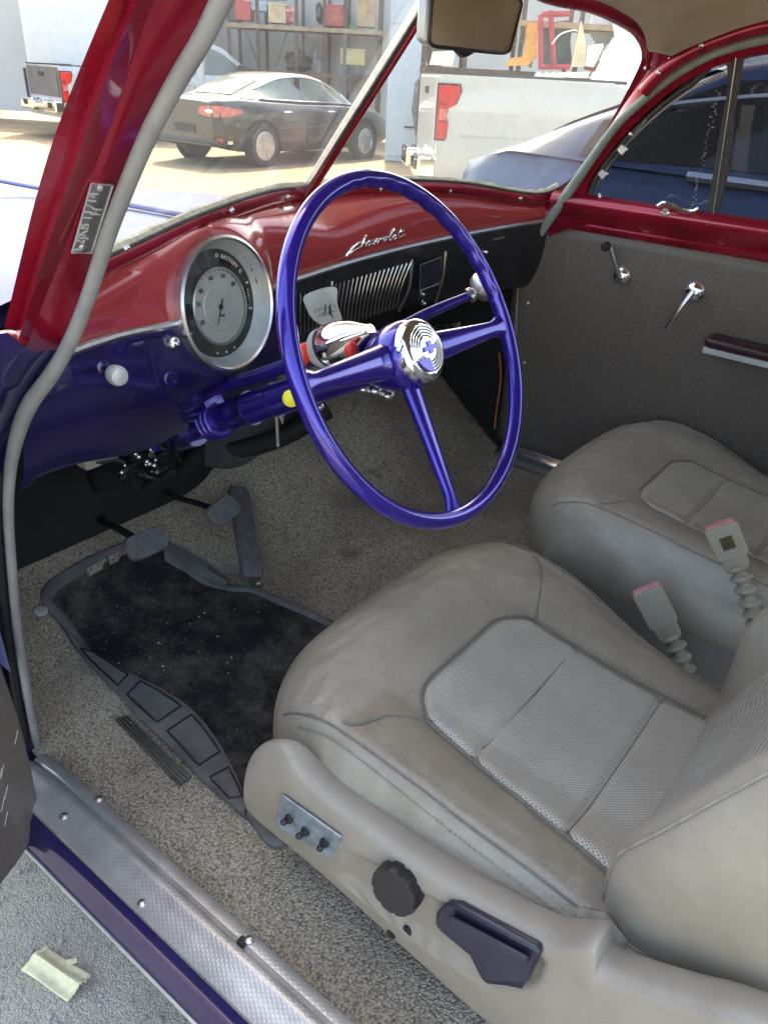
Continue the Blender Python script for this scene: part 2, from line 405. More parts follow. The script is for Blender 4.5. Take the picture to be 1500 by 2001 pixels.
def dirt():
    k = NT('sandy_dirt'); c = k.co(); n = k.noise(c, .8, 8, .7); n2 = k.noise(c, 30, 5)
    col = k.ramp(n, [(.3, (.17, .13, .075)), (.7, (.28, .22, .135))]); col = k.mix(k.math('MULTIPLY', n2, .4), col, (.14, .105, .07))
    k.set(Base_Color=col, Roughness=.95); k.bump(n2, .5, .03); return k.m
M_['dirt'] = dirt()
def glass(name, tint, gloss=.06, dust=0, spots=0, grough=.02):
    k = NT(name); c = k.co()
    tr = k.n('BsdfTransparent'); tr.inputs[0].default_value = tint+(1,)
    gl = k.n('BsdfGlossy'); gl.inputs['Roughness'].default_value = grough
    ge = k.n('NewGeometry'); vm = k.n('VectorMath'); vm.operation = 'DOT_PRODUCT'; k.l(ge.outputs['Normal'], vm.inputs[0]); k.l(ge.outputs['Incoming'], vm.inputs[1])
    sch = k.math('ADD', .04, k.math('MULTIPLY', k.math('POWER', k.math('SUBTRACT', 1.0, k.math('ABSOLUTE', vm.outputs['Value'])), 5.0), .9))
    m1 = k.n('MixShader'); k.l(sch, m1.inputs[0]); k.l(tr.outputs[0], m1.inputs[1]); k.l(gl.outputs[0], m1.inputs[2])
    last = m1.outputs[0]
    if dust or spots:
        df = k.n('BsdfDiffuse'); df.inputs[0].default_value = (.75, .73, .68, 1)
        tl = k.n('BsdfTranslucent'); tl.inputs[0].default_value = (.75, .73, .68, 1)
        ad = k.n('MixShader'); ad.inputs[0].default_value = .6; k.l(df.outputs[0], ad.inputs[1]); k.l(tl.outputs[0], ad.inputs[2])
        f = k.math('MULTIPLY', k.ramp(k.noise(c, 4, 5, .65), [(.3, (.35, .35, .35)), (.75, (1, 1, 1))]), dust)
        if spots:
            sp = k.ramp(k.voro(c, 150), [(.10, (1, 1, 1)), (.22, (0, 0, 0))])
            sel = k.ramp(k.noise(c, 9, 3), [(.56, (0, 0, 0)), (.68, (1, 1, 1))])
            f = k.math('ADD', f, k.math('MULTIPLY', k.math('MULTIPLY', sp, sel), spots))
        m2 = k.n('MixShader'); k.l(f, m2.inputs[0]); k.l(last, m2.inputs[1]); k.l(ad.outputs[0], m2.inputs[2]); last = m2.outputs[0]
    k.l(last, k.out.inputs[0]); return k.m
M_['ws'] = glass('dusty_windshield_glass', (.93, .96, .94), dust=.17, spots=.5)
M_['tint'] = glass('dark_tinted_glass', (.20, .22, .26), dust=.012)
M_['clear'] = glass('clear_gauge_glass', (.95, .96, .95))
M_['cwin'] = simple('car_window_glass', (.02, .025, .03), .05, 0, .1, 5, 0)
M_['cwinl'] = simple('hazy_car_window_glass', (.10, .13, .12), .06, 0, .4, 1.3, 0)

# ================================================================== SETTING
def ground_sheets():
    m = MB(); m.add([(-150, -150, -.2), (250, -150, -.2), (250, 250, -.2), (-150, 250, -.2)], [(0, 1, 2, 3)])
    setp(m.build('ground', M_['dirt'], smooth=False), kind='structure')
    m = MB(); m.box((-1.9, -2.3, -.148), (14.2, 13.4, .304))
    setp(m.build('pavement', M_['asphalt'], smooth=False), kind='structure')
ground_sheets()
# unseen roof on posts, added to keep the sun off the cabin (the sun stands ahead and to the right)
cp = thing('added_shade_roof', (5.4, 1.2, 0), 'unseen steel roof added to block the sun, high over the front of the parked vintage coupe', 'added_shade_roof')
M_['roofsheet'] = simple('shade_roof_sheet', (.42, .41, .39), .6, .2, .15, 6, .1)
m = MB(); m.box((3.3, 1.9, 4.55), (5.8, 8.4, .06)); m.build('roof', M_['roofsheet'], cp, smooth=False)
for x_, y_ in ((5.5, 1.42), (5.5, -1.9)):
    m = MB(); m.box((x_, y_, 2.26), (.14, .14, 4.52)); m.build('post', M_['roofsheet'], cp, smooth=False)

# ================================================================== THE CAR
car = thing('vintage_car', (0, .2, 0), 'red and purple vintage coupe with bare dashboard, seen through its open driver door', 'car')

# ---- floor carpet
def zfloor(x, y):
    x = np.asarray(x, float); y = np.asarray(y, float)
    y0 = .50-.15*sm(x, -.1, .35)
    t = np.maximum(0, y-y0); z = .38+np.where(t < .08, t*t*.75/.16, .75*(t-.04))
    z = z+.085*np.exp(-((x-.05)/.13)**2)*sm(y, -.6, .6)
    z = z-.006*sm(x, -.70, -.76)
    return z
def yend(x):       # forward edge of the carpet
    return .70+.05*math.sin(x*9)+.02*math.sin(x*23)+(.04 if -.25 < x < -.1 else 0)
xs = np.linspace(-.775, .715, 90); G = []
for x in xs:
    ye = .735+.10*math.exp(-((x+.12)/.13)**2)-.05*math.exp(-((x-.01)/.05)**2)+.16*sm(x, .05, .3)
    ys = np.concatenate([np.linspace(-1.3, .3, 24), np.linspace(.33, ye, 36)])
    G.append([(x, y, float(zfloor(x, y))) for y in ys])
MB().grid(np.array(G)).build('floor_carpet', M_['carpet'], car, solid=.008)
# firewall and cowl sides: near black
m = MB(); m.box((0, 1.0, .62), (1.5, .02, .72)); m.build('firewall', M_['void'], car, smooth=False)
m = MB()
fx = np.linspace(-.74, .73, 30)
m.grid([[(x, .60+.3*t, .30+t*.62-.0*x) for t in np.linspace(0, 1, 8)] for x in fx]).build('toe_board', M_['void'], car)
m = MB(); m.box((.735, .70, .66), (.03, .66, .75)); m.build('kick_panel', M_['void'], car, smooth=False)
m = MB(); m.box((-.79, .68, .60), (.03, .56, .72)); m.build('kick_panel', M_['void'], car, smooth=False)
# glossy black heater duct sheet under the right of the dash
q = [U(868, 640, 1, .62), U(1000, 600, 1, .50), U(1000, 845, 1, .42), U(955, 825, 1, .46), U(868, 728, 1, .60)]
m = MB()
a = np.array([U(845, 640, 1, .66), U(845, 700, 1, .66), U(868, 735, 1, .63)]); b = np.array([U(1005, 600, 1, .46), U(1005, 720, 1, .45), U(985, 845, 1, .43)])
G = []
for t in np.linspace(0, 1, 26):
    row = []
    for s in np.linspace(0, 2, 26):
        i = min(int(s), 1); u = s-i
        p = (a[i]*(1-u)+a[i+1]*u)*(1-t)+(b[i]*(1-u)+b[i+1]*u)*t
        row.append(p+np.array([0, .012*math.sin(t*17+s*5)+.008*math.sin(s*19+t*9), 0]))
    G.append(row)
M_['wrap'] = simple('crinkled_black_sheet', (.008, .008, .009), .25, 0, .3, 30, .6, .006, 45)
m.grid(G).build('heater_cover', M_['wrap'], car)
MB().tube(spline([U(975, 690, 1, .42), U(978, 740, 1, .415), U(970, 800, 1, .41), U(966, 838, 1, .40)], 20), .0025).build('wire', M_['copper'], car)

# ---- windshield pane outline (used by the dash, frame and headliner)
wA, wB, wC_ = np.array([0, .52, 1.145]), np.array([.62, .336, 1.109]), np.array([.55, .126, 1.392])
wn = unit(np.cross(wB-wA, wC_-wA)); wn = wn if wn[1] < 0 else -wn     # towards the cabin
px_pane = [(742, 352), (900, 357), (1010, 375), (1060, 378), (1098, 362), (1135, 328), (1190, 243), (1243, 143), (1254, 103), (1240, 70), (1210, 48), (1150, 22), (1060, 2)]
pane = [np.array([0.0, .52, 1.145])]+[UP(a_, b_, wA, wn) for a_, b_ in px_pane]
tb = UP(836, -25, wA, wn); tb = np.array([0.0, tb[1], tb[2]])
# keep the bar's top in the pane plane
s_ = (wA-np.array([0, .24, 0]))@wn
zt = wA[2]+(-(wn[1])*(.235-wA[1]))/wn[2]; tb = np.array([0, .235, zt])
mid = pane[-1]*.45+tb*.55+np.array([0, -.003, .006]); pane += [mid, tb]
open_pts = pane[1:]
edge = np.vstack([spline(pane, 90)])
def mirror(P): P = np.array(P).copy(); P[..., 0] *= -1; return P
def frame_strip(E_, nn, sign):
    c_ = E_.mean(0); G = []
    for i in range(len(E_)):
        t = unit(E_[min(i+1, len(E_)-1)]-E_[max(i-1, 0)]); o_ = np.cross(t, nn); o_ = o_ if o_@(E_[i]-c_) > 0 else -o_
        G.append([E_[i]+nn*.001-o_*.002, E_[i]+nn*.009+o_*.003, E_[i]+nn*.0135+o_*.010, E_[i]+nn*.0135+o_*.018, E_[i]+nn*.009+o_*.026, E_[i]-nn*.006+o_*.031])
    return G
FSB = np.array([f_[5] for f_ in frame_strip(edge, wn, 1)]); kx = int(np.argmax(FSB[:, 0])); FSB = FSB[:kx+1]; FSB = FSB[np.argsort(FSB[:, 0])]
# ---- dashboard
ZT = ([-.75, -.613, -.4, -.1, .3, .62, .72], [1.02, 1.015, 1.002, 1.007, 1.03, 1.05, 1.055])
def Ty(x): return .44-.28*x*x
def Tz(x): return float(np.interp(x, *ZT))
def Wy(x): return .52-.30*abs(x)
def Wz(x): return 1.145-.05*(x/.62)**2
GC = CAM+ray(446.3, 594.8)*1.2; ga, gy = .140, .102
GN = np.array([math.sin(gy)*math.cos(ga), -math.cos(gy)*math.cos(ga), math.sin(ga)])
GE1 = unit(np.cross([0, 0, 1.0], GN)); GE2 = np.cross(GN, GE1); GR = .1035
def push(P):
    d = P-GC; a_, b_ = d@GE1, d@GE2; rr = math.hypot(a_, b_)
    wid = .075 if a_ > 0 else .20
    if b_ < -.02: wid = min(wid, .06)
    f = 1-float(sm(np.array(rr), GR*.96, GR+wid))
    tgt = (GN@(GC-P))/GN[1]       # y-shift that brings P onto the gauge plane
    tgt = min(tgt+.012, 0)
    return P+np.array([0, tgt*f, 0]), rr
def dash_grid(x0, x1, nx, prof):
    G, rrs = [], []
    for x in np.linspace(x0, x1, nx):
        row, rr_ = [], []
        for p in prof(x):
            P, rr = push(np.array(p, float)); row.append(P); rr_.append(rr)
        G.append(row); rrs.append(rr_)
    return np.array(G), np.array(rrs)
def cut_grid(G, rrs, lim):
    m = MB(); a, b = G.shape[:2]; F = []
    for i in range(a-1):
        for j in range(b-1):
            if max(rrs[i, j], rrs[i+1, j], rrs[i, j+1], rrs[i+1, j+1]) < lim: continue
            F.append((i*b+j, i*b+j+1, (i+1)*b+j+1, (i+1)*b+j))
    return m.add(G.reshape(-1, 3), F)
def prof_top(x):
    P0 = np.array([x, float(np.interp(abs(x), FSB[:, 0], FSB[:, 1]))+.003, float(np.interp(abs(x), FSB[:, 0], FSB[:, 2]))+.004]); P2 = np.array([x, Ty(x)+.004, Tz(x)+.004])
    P1 = np.array([x, Ty(x)-.012-.012*(1-(x/.7)**2), P0[2]-.016])
    g = .03*math.exp(-((x+.36)/.13)**2)
    P1 = P1+np.array([0, -g*.3, g*.9])
    return [(1-t)**2*P0+2*t*(1-t)*P1+t*t*P2 for t in np.linspace(0, 1, 44)]
G, rr = dash_grid(-.685, .70, 190, prof_top)
dash = cut_grid(G, rr, GR*.94).build('dashboard', M_['dashred'], car)
def prof_low(zb, yb, bul):
    def f(x):
        P0 = np.array([x, Ty(x)+.004, Tz(x)-.004]); P2 = np.array([x, yb(x), zb(x)])
        P1 = np.array([x, Ty(x)-bul, (P0[2]*.35+P2[2]*.65)])
        return [(1-t)**2*P0+2*t*(1-t)*P1+t*t*P2 for t in np.linspace(0, 1, 36)]
    return f
G, rr = dash_grid(-.745, -.15, 110, prof_low(lambda x: .80+.06*sm(-x, .45, .72), lambda x: Ty(x)+.03, .02))
cut_grid(G, rr, GR*.94).build('lower_panel', M_['deep'], dash)
G, rr = dash_grid(-.15, .70, 80, prof_low(lambda x: .875+.01*x, lambda x: Ty(x)+.05, .0))
cut_grid(G, rr, GR*.94).build('lower_panel', M_['blackpaint'], dash)
# trim strip
for x0, x1 in ((-.685, -.445), (-.20, .69)):
    m = MB(); pts = []
    for x in np.linspace(x0, x1, 60):
        P, _ = push(np.array([x, Ty(x)-.001, Tz(x)])); pts.append(P)
    m.tube(pts, .0062, 8)
    m.build('trim_strip', M_['dullchrome'], dash)
# round gauge
bz = MB(); bz.lathe([(GR*.985, -.03), (GR*1.005, -.004), (GR*.995, .004), (GR*.955, .0065), (GR*.93, .003)], GC, GN, 64); bz.f = bz.f[:-2]
gauge = bz.build('gauge_bezel', M_['dullchrome'], car)
m = MB(); m.lathe([(GR*.93, .002), (GR*.91, -.003), (GR*.80, -.022)], GC, GN, 64); 
m.f = m.f[:-2]; m.build('gauge_bowl', M_['bezel'], gauge)
m = MB(); m.lathe([(GR*.82, -.0225), (GR*.01, -.0225)], GC, GN, 64); m.build('gauge_face', M_['dialdark'], gauge)
GI = GC-GN*.0225
m = MB(); m.lathe([(.060, 0), (.060, .006), (.057, .007), (.0565, .004)], GI+GE2*-.004, GN, 56); m.f = m.f[:-2]; m.build('speed_ring', M_['dullchrome'], gauge)
m = MB(); m.lathe([(.0565, .003), (.001, .0035)], GI+GE2*-.004, GN, 56); m.build('speed_dial', M_['dial'], gauge)
m = MB(); m.lathe([(.036, .0038), (.035, .0052), (.0335, .0052), (.033, .004)], GI+GE2*-.004, GN, 48); m.f = m.f[:-2]; m.build('inner_ring', M_['bezel'], gauge)
SC = GI+GE2*-.004+GN*.0045
m = MB()
for t_, a_ in (('20', 215-15), ('30', 165), ('40', 140), ('60', 103), ('70', 70), ('80', 38)):
    a_ = R(a_); m = text_mesh(t_, .0095, SC+.0465*(math.cos(a_)*GE1+math.sin(a_)*GE2), GE1, GE2, .0003, m)
for k in range(25):
    a_ = R(215-k*10.4); c_ = math.cos(a_)*GE1+math.sin(a_)*GE2
    m.tube([SC+c_*.0535, SC+c_*.0558], .0004, 5)
m.build('dial_numbers', M_['ink'], gauge, smooth=False)
m = MB(); a_ = R(242); c_ = math.cos(a_)*GE1+math.sin(a_)*GE2
m.tube([SC+GN*.002-c_*.012, SC+GN*.002+c_*.03], [.0014, .0005], 6); m.lathe([(.004, .001), (.004, .003), (.001, .0036)], SC, GN, 16); m.build('needle', M_['ink'], gauge)
m = MB(); m.box(SC+GE2*-.014, (.024, .0012, .0065), np.array([GE1, GN, GE2]).T); m.build('odometer', M_['bezel'], gauge)
m = text_mesh('19065', .006, SC+GE2*-.014+GN*.0012, GE1, GE2, .0003); m.build('odometer_digits', M_['ink'], gauge, smooth=False)
m = MB(); DC = GI+GN*.0015
def arc_text(m, txt, rad, a0, step, size):
    for i, ch in enumerate(txt):
        a_ = R(a0-step*i); c_ = math.cos(a_)*GE1+math.sin(a_)*GE2; t_ = math.sin(a_)*GE1-math.cos(a_)*GE2
        text_mesh(ch, size, DC+rad*c_, t_, c_, .0003, m)
for tx_, rd_, an_, st_, sz_ in (('D BATTERY C', .0725, 80, 4.6, .0085), ('F', .074, 16, 5, .009), ('FUEL', .071, 8, 4.2, .005), ('E', .074, -16, 5, .009), ('H', .074, 172, 5, .006), ('C', .074, 205, 5, .006)):
    m = MB(); arc_text(m, tx_, rd_, an_, st_, sz_); m.build('gauge_lettering', M_['cream'], gauge, smooth=False)
m = MB()
for a_ in (-75, -90, -105): 
    c_ = math.cos(R(a_))*GE1+math.sin(R(a_))*GE2; m.lathe([(.0016, 0), (.0014, .001)], DC+.076*c_, GN, 8)
m.build('gauge_marks', M_['cream'], gauge, smooth=False)
m = MB()
for a_, s_ in ((64, 1), (0, 1), (180, 1)):
    c_ = math.cos(R(a_))*GE1+math.sin(R(a_))*GE2; t_ = np.cross(GN, c_)
    m = MB(); m.box(DC+.0645*c_+GN*.0006, (.007, .024, .0012), np.array([c_, t_, GN]).T); m.build('gauge_window', M_['void'], gauge, smooth=False)
m = MB(); m.lathe([(GR*.93, .001), (GR*.5, .003), (.001, .004)], GC, GN, 48); m.f = m.f[:-2]; m.build('gauge_glass', M_['clear'], gauge)

# emblem script on the dash: "Chevrolet" drawn as one pen line
L = [('C', [(1.0, .40), (.95, .54), (.72, .52), (.42, .26), (.18, -.05), (.02, -.34), (.1, -.34), (.3, -.14), (.6, .02), (.92, .12)]),
     ('h', [(.9, .12), (1.15, .5), (1.3, .95), (1.22, .98), (1.12, .6), (1.02, .1), (1.15, .42), (1.32, .48), (1.36, .3), (1.36, .12)]),
     ('e', [(1.36, .12), (1.6, .25), (1.72, .42), (1.62, .48), (1.52, .3), (1.6, .12), (1.8, .16)]),
     ('v', [(1.8, .16), (1.92, .46), (2.0, .14), (2.08, .14), (2.22, .46), (2.36, .44)]),
     ('r', [(2.36, .44), (2.42, .48), (2.42, .34), (2.38, .1), (2.46, .38), (2.62, .46), (2.68, .4)]),
     ('o', [(2.68, .4), (2.95, .46), (2.84, .44), (2.76, .26), (2.86, .1), (3.0, .22), (3.0, .42), (2.94, .46), (3.15, .4)]),
     ('l', [(3.15, .4), (3.38, .7), (3.46, .98), (3.38, .98), (3.3, .5), (3.3, .14), (3.42, .12)]),
     ('e', [(3.42, .12), (3.62, .25), (3.72, .42), (3.64, .48), (3.54, .3), (3.62, .12), (3.8, .18)]),
     ('t', [(3.8, .18), (4.0, .6), (4.06, .86), (3.98, .5), (3.98, .16), (4.1, .14), (4.5, .30)]),
     ('t', [(3.82, .56), (4.3, .64)])]
E0 = UP(676, 488, [0, .405, 1.04], [0, -1, .35]); E1 = UP(788, 462, [.17, .395, 1.05], [0, -1, .35])
ex = E1-E0; elen = np.linalg.norm(ex)/4.5; ex = unit(ex); en = unit(np.array([0, -1, .42])); en = unit(en-ex*(en@ex)); ey = np.cross(en, ex)
E_ = MB()
def dash_front(x, z):
    P = prof_top(x); zz = np.array([p[2] for p in P]); yy = np.array([p[1] for p in P]); i = int(np.argmin(np.abs(zz-z)+np.where(np.arange(len(zz)) < 8, 9, 0)))
    return push(np.array([x, np.interp(z, zz[::-1], yy[::-1]), z]))[0]
for ch, st in L:
    q = []
    for p in spline([(a_, b_, 0) for a_, b_ in st], 26):
        tx, ty = 676+112*p[0]/4.5+7*p[1], 492-27*p[0]/4.5-24*p[1]; y_ = .41
        for _ in range(8):
            P = U(tx, ty, 1, y_); y_ = .5*y_+.5*float(dash_front(P[0], P[2])[1])
        q.append(U(tx, ty, 1, y_)+en*.0022)
    E_.tube(q, .0015, 8)
E_.build('script_emblem', M_['chrome'], dash)
# knobs on the purple panel
def on_low(px, py, zb=.80):
    y = .40
    for _ in range(6):
        P = U(px, py, 1, y)
        pr = prof_low(lambda x: .80+.06*sm(-x, .45, .72), lambda x: Ty(x)+.03, .02)(P[0])
        zz = np.array([p[2] for p in pr])[::-1]; yy = np.array([p[1] for p in pr])[::-1]
        y = float(np.interp(P[2], zz, yy)); y = push(np.array([P[0], y, P[2]]))[0][1]
    return U(px, py, 1, y)
K = on_low(200, 718); kn = unit(U(235, 737, 1, K[1]-.055)-K)
m = MB(); m.lathe([(.010, 0), (.010, .004), (.0052, .006), (.0045, .036)], K, kn, 20); shaft = m.build('knob_shaft', M_['deep'], dash)
m = MB(); m.lathe([(.006, .034), (.0125, .037), (.0135, .045), (.0135, .050), (.011, .056), (.004, .058)], K, kn, 24); m.build('pull_knob', M_['bezel'], dash)
K = on_low(334, 668); m = MB(); m.lathe([(.010, -.004), (.0105, .006), (.009, .013), (.004, .017)], K, kn, 24); m.lathe([(.004, .017), (.001, .024)], K, kn, 10); m.build('headlight_switch', M_['chrome'], dash)
K = on_low(332, 738); m = MB(); m.lathe([(.012, -.006), (.012, .005), (.009, .006), (.0085, -.002), (.001, -.002)], K, kn, 24); m.build('ignition_switch', M_['purple'], dash)
# grille with chrome slats, speaker slot and ashtray
def on_blk(x, z):
    pr = prof_low(lambda x: .875+.01*x, lambda x: Ty(x)+.05, .0)(x)
    zz = np.array([p[2] for p in pr])[::-1]; yy = np.array([p[1] for p in pr])[::-1]
    return np.array([x, float(np.interp(z, zz, yy)), z])
def px_blk(px, py):
    y = .42
    for _ in range(6):
        P = U(px, py, 1, y); y = on_blk(P[0], P[2])[1]
    return U(px, py, 1, y)
m = MB()
for k in range(26):
    t = k/25
    top = (584+t*216, 573-t*62); bot = (592+t*196, 672-t*74)
    for a_ in range(1):
        pts = [px_blk(top[0]*(1-s)+bot[0]*s-(6+10*t)*math.sin(s*1.6), top[1]*(1-s)+bot[1]*s)+np.array([0, -.004, 0]) for s in np.linspace(0, 1, 9)]
        m.tube(pts, .0019, 6)
grl = m.build('grille_slats', M_['dullchrome'], dash)
for pts in ([(802, 506), (796, 560), (776, 606)], [(868, 490), (862, 540), (848, 590)], [(646, 548), (640, 600), (655, 640)]):
    m = MB(); m.tube([px_blk(*p)+np.array([0, -.004, 0]) for p in spline([(a_, b_, 0) for a_, b_ in pts], 14)[:, :2]], .0035, 8); m.build('grille_border', M_['dullchrome'], dash)
q = [px_blk(*p)+np.array([0, -.003, 0]) for p in ((814, 516), (856, 500), (852, 552), (813, 566))]
m = MB(); m.prism(q, (0, -.006, .001)); ash = m.build('ashtray', M_['navy'], dash, smooth=False, bevel=.002)
m = MB(); m.tube([p+np.array([0, -.0065, 0]) for p in q], .0012, 6, closed=True); m.build('ashtray_rim', M_['dullchrome'], ash)
m = MB(); a_, b_ = px_blk(826, 521), px_blk(850, 512); m.tube([a_+np.array([0, -.011, 0]), b_+np.array([0, -.011, 0])], .0016, 6); m.build('ashtray_pull', M_['black'], ash)
for p in ((824, 574), (826, 592), (946, 492)):
    m = MB(); P = px_blk(*p); m.lathe([(.005, -.004), (.005, .006), (.003, .009)], P, (0, -1, .1), 14); m.build('dash_knob', M_['chrome'], dash)
q = [px_blk(*p)+np.array([0, -.0015, 0]) for p in ((574, 575), (648, 553), (642, 620), (576, 690))]
m = MB(); m.prism(q, (0, .002, 0)); m.build('speaker_cover', M_['navy'], dash, smooth=False)

# ---- steering wheel (plane fitted to the rim's outline)
WC = np.array([-.338, 0, 1.0246]); WN = np.array([.01422, -.88327, .46886]); W1 = np.array([.99987, .0161, 0]); W2 = np.array([-.00755, .4688, .88339])
wheel = MB()
ringp, ringr = [], []
for k in range(240):
    t = 2*math.pi*k/240; ringp.append(WC+.2245*(math.cos(t)*W1+math.sin(t)*W2)); ringr.append(.0114)
wheel.tube(ringp, ringr, 16, closed=True)
gv = np.array(wheel.v)       # finger grips pressed into the inner top arc
for i in range(240):
    t = 2*math.pi*i/240
    if R(8) < t < R(98):
        f = .0022*(.5+.5*math.cos(t*230/ math.pi*.5))
        for k in range(16):
            d = gv[i*16+k]-np.array(ringp[i]); rad = math.cos(t)*W1+math.sin(t)*W2
            if d@rad < 0: gv[i*16+k] += rad*f*min(1, -(d@rad)/.008)
wheel.v = [tuple(p) for p in gv]
rim = wheel.build('steering_wheel', M_['wheel'], car)
m = MB()
for t in (R(-40), R(193), R(178-10), R(3+8)):
    P = WC+.2245*(math.cos(t)*W1+math.sin(t)*W2); tg = -math.sin(t)*W1+math.cos(t)*W2
    m = MB(); m.tube([P-tg*.0006, P+tg*.0006], .01155, 18); m.build('rim_joint', M_['deep'], rim)
def spoke(ang, r0, r1, w0, w1, th0, th1, name='spoke', off0=-.03, off1=-.002, flare=True):
    d = math.cos(ang)*W1+math.sin(ang)*W2; e = np.cross(WN, d); G = []
    for s in np.linspace(0, 1, 22):
        r_ = r0+(r1-r0)*s; ww = w0+(w1-w0)*s**.8; th = th0+(th1-th0)*s**.8
        if flare: ww += .010*sm(np.array(s), .86, 1.0)
        c = WC+d*r_+WN*(off0+(off1-off0)*s); row = []
        for k in range(18):
            a_ = 2*math.pi*k/18; ca, sa = math.cos(a_), math.sin(a_)
            row.append(c+e*ww*np.sign(ca)*abs(ca)**.8+WN*th*np.sign(sa)*abs(sa)**.8)
        G.append(row)
    m = MB(); m.grid(G, True); return m.build(name, M_['wheel'], rim)
spoke(R(177.0), .02, .2215, .027, .010, .020, .009); spoke(R(-2.8), .02, .2215, .027, .010, .020, .009)
spoke(R(-98.6), .02, .2215, .0185, .0085, .010, .006)
m = MB(); m.lathe([(.026, -.085), (.030, -.08), (.042, -.055), (.047, -.03), (.046, -.012), (.043, -.004), (.040, .000)], WC, WN, 48); m.build('hub', M_['wheel'], rim)
m = MB(); prof = [(.0425, -.004), (.0425, .004), (.041, .009), (.037, .0125)]
for i in range(5):
    r_ = .034-i*.0042; prof += [(r_, .0135+i*.0006), (r_-.0012, .0125+i*.0006), (r_-.002, .0142+i*.0006)]
prof += [(.012, .0165), (.001, .017)]
m.lathe(prof, WC, WN, 56); cap = m.build('horn_button', M_['chrome'], rim)
def inw(a_, b_, h): return WC+W1*a_+W2*b_+WN*h
bow = [(-.019, -.004), (-.0155, .004), (-.0045, .004), (-.0045, .011), (.0065, .011), (.0065, .004), (.019, .004), (.0155, -.004), (.0065, -.004), (.0065, -.009), (-.0045, -.009), (-.0045, -.004)]
m = MB(); m.prism([inw(a_*.8+.002, b_*.85, .0165) for a_, b_ in bow], WN*.002); m.build('bowtie_emblem', M_['wheel'], rim, smooth=False, bevel=.0004)
arc = [(-.004, -.012)]+[(.029*math.cos(R(t))+.002, .029*math.sin(R(t))-.001) for t in np.linspace(200, 285, 14)]
m = MB(); m.prism([inw(a_, b_, .0132) for a_, b_ in [(-.003, -.0105), (-.028, -.0105)]+[(.0305*math.cos(R(t)), .0305*math.sin(R(t))) for t in np.linspace(205, 268, 12)]], WN*.0035); m.build('emblem_inlay', M_['wheel'], rim, smooth=False, bevel=.0006)

# ---- steering column with shift lever and turn signal
def CA(s): return WC-WN*s           # a point s metres down the column
m = MB(); m.lathe([(.026, .07), (.026, .40), (.027, .402), (.027, .406), (.024, .408), (.024, .80)], CA(0), -WN, 28); colm = m.build('steering_column', M_['purple'], car)
m = MB(); m.lathe([(.0285, .36), (.0285, .378)], CA(0), -WN, 28); m.lathe([(.0275, .295), (.0275, .297)], CA(0), -WN, 28); m.build('column_collar', M_['deep'], colm)
cu_ = unit(np.cross(WN, [1.0, 0, 0])); cu_ = cu_ if cu_[2] > 0 else -cu_
m = MB()
for k in range(3): m.lathe([(.030, .445+k*.013), (.034, .448+k*.013), (.034, .452+k*.013), (.030, .455+k*.013)], CA(0), -WN, 28)
m.frame_box(CA(.485)+cu_*.02-np.array([.02, 0, 0]), (.04, 0, 0), cu_*.09, WN*.04); m.build('column_bracket', M_['purple'], colm, bevel=.003)
m = MB()
for k in range(2): m.lathe([(.034, .53+.08*k), (.0345, .535+.08*k), (.0345, .60+.08*k), (.031, .605+.08*k)], CA(0), -WN, 28)
m.build('column_boot', M_['deep'], colm)
m = MB(); m.tube(spline([CA(.46)+cu_*.050+np.array([-.012, 0, 0]), CA(.36)+cu_*.046+np.array([-.014, 0, 0]), CA(.22)+cu_*.042+np.array([-.016, 0, 0]), CA(.16)+cu_*.04+np.array([-.012, 0, 0])], 20), .0105, 14); m.build('shift_rod', M_['purple'], colm)
A0 = CA(.17)+cu_*.035+np.array([.01, 0, 0]); A1 = U(918, 577, 1, .10)
m = MB(); m.tube(spline([A0, A0*.6+A1*.4+np.array([0, 0, -.006]), A0*.3+A1*.7, A1], 24), np.linspace(.0125, .0072, 24), 16); m.build('shift_lever', M_['purple'], colm)
A2 = U(945, 564, 1, .09); kd = unit(A2-A1)
m = MB(); m.lathe([(.008, -.004), (.0125, -.002), (.0125, .004), (.010, .007), (.022, .016), (.025, .024), (.023, .033), (.014, .04), (.002, .042)], A1, unit(kd+np.array([0, -.15, .3])), 28); m.build('shift_knob', M_['dullchrome'], colm)
TS = U(640, 678, 0, -.352)
td = WN
m = MB(); m.lathe([(.006, -.030), (.020, -.026), (.0285, -.012), (.030, .0)], TS, td, 32); sig = m.build('turn_signal', M_['bezel'], colm)
m = MB(); m.lathe([(.0295, .0), (.0295, .006)], TS, td, 32); m.build('signal_gap', M_['ink'], sig)
m = MB(); m.lathe([(.0305, .006), (.031, .012), (.029, .032), (.022, .055), (.011, .078), (.009, .086)], TS, td, 32); m.build('signal_cone', M_['chrome'], sig)
m = MB(); P = U(686, 684, 0, TS[0]-.027); m.sphere(P, .0105, sc=(1, .8, 1.1)); m.build('signal_lens', M_['redk'], sig)
m = MB(); P = U(594, 691, 0, -.375); m.sphere(P, .0130, sc=(1, .8, 1.25)); m.build('lever_knob', M_['redk'], sig)
m = MB(); m.tube([P, TS-td*.02], .004, 8); m.build('lever_stem', M_['chrome'], sig)
m = MB(); P = U(568, 778, 0, -.372); m.lathe([(.013, 0), (.013, .005), (.009, .009), (.002, .010)], P, unit((-.55, -.75, .3)), 24); m.build('column_cap', M_['yellow'], colm)
m = MB(); P = U(625, 720, 0, -.36)
m.box(P, (.05, .05, .008), None); m.build('signal_bracket', M_['dullchrome'], sig, bevel=.002)
m = MB()
for (a_, b_, r_) in ((735, 762, .008), (760, 772, .007), (712, 760, .006)): m.sphere(U(a_, b_, 0, -.34), r_, 10, 6, (1.4, 1, .8))
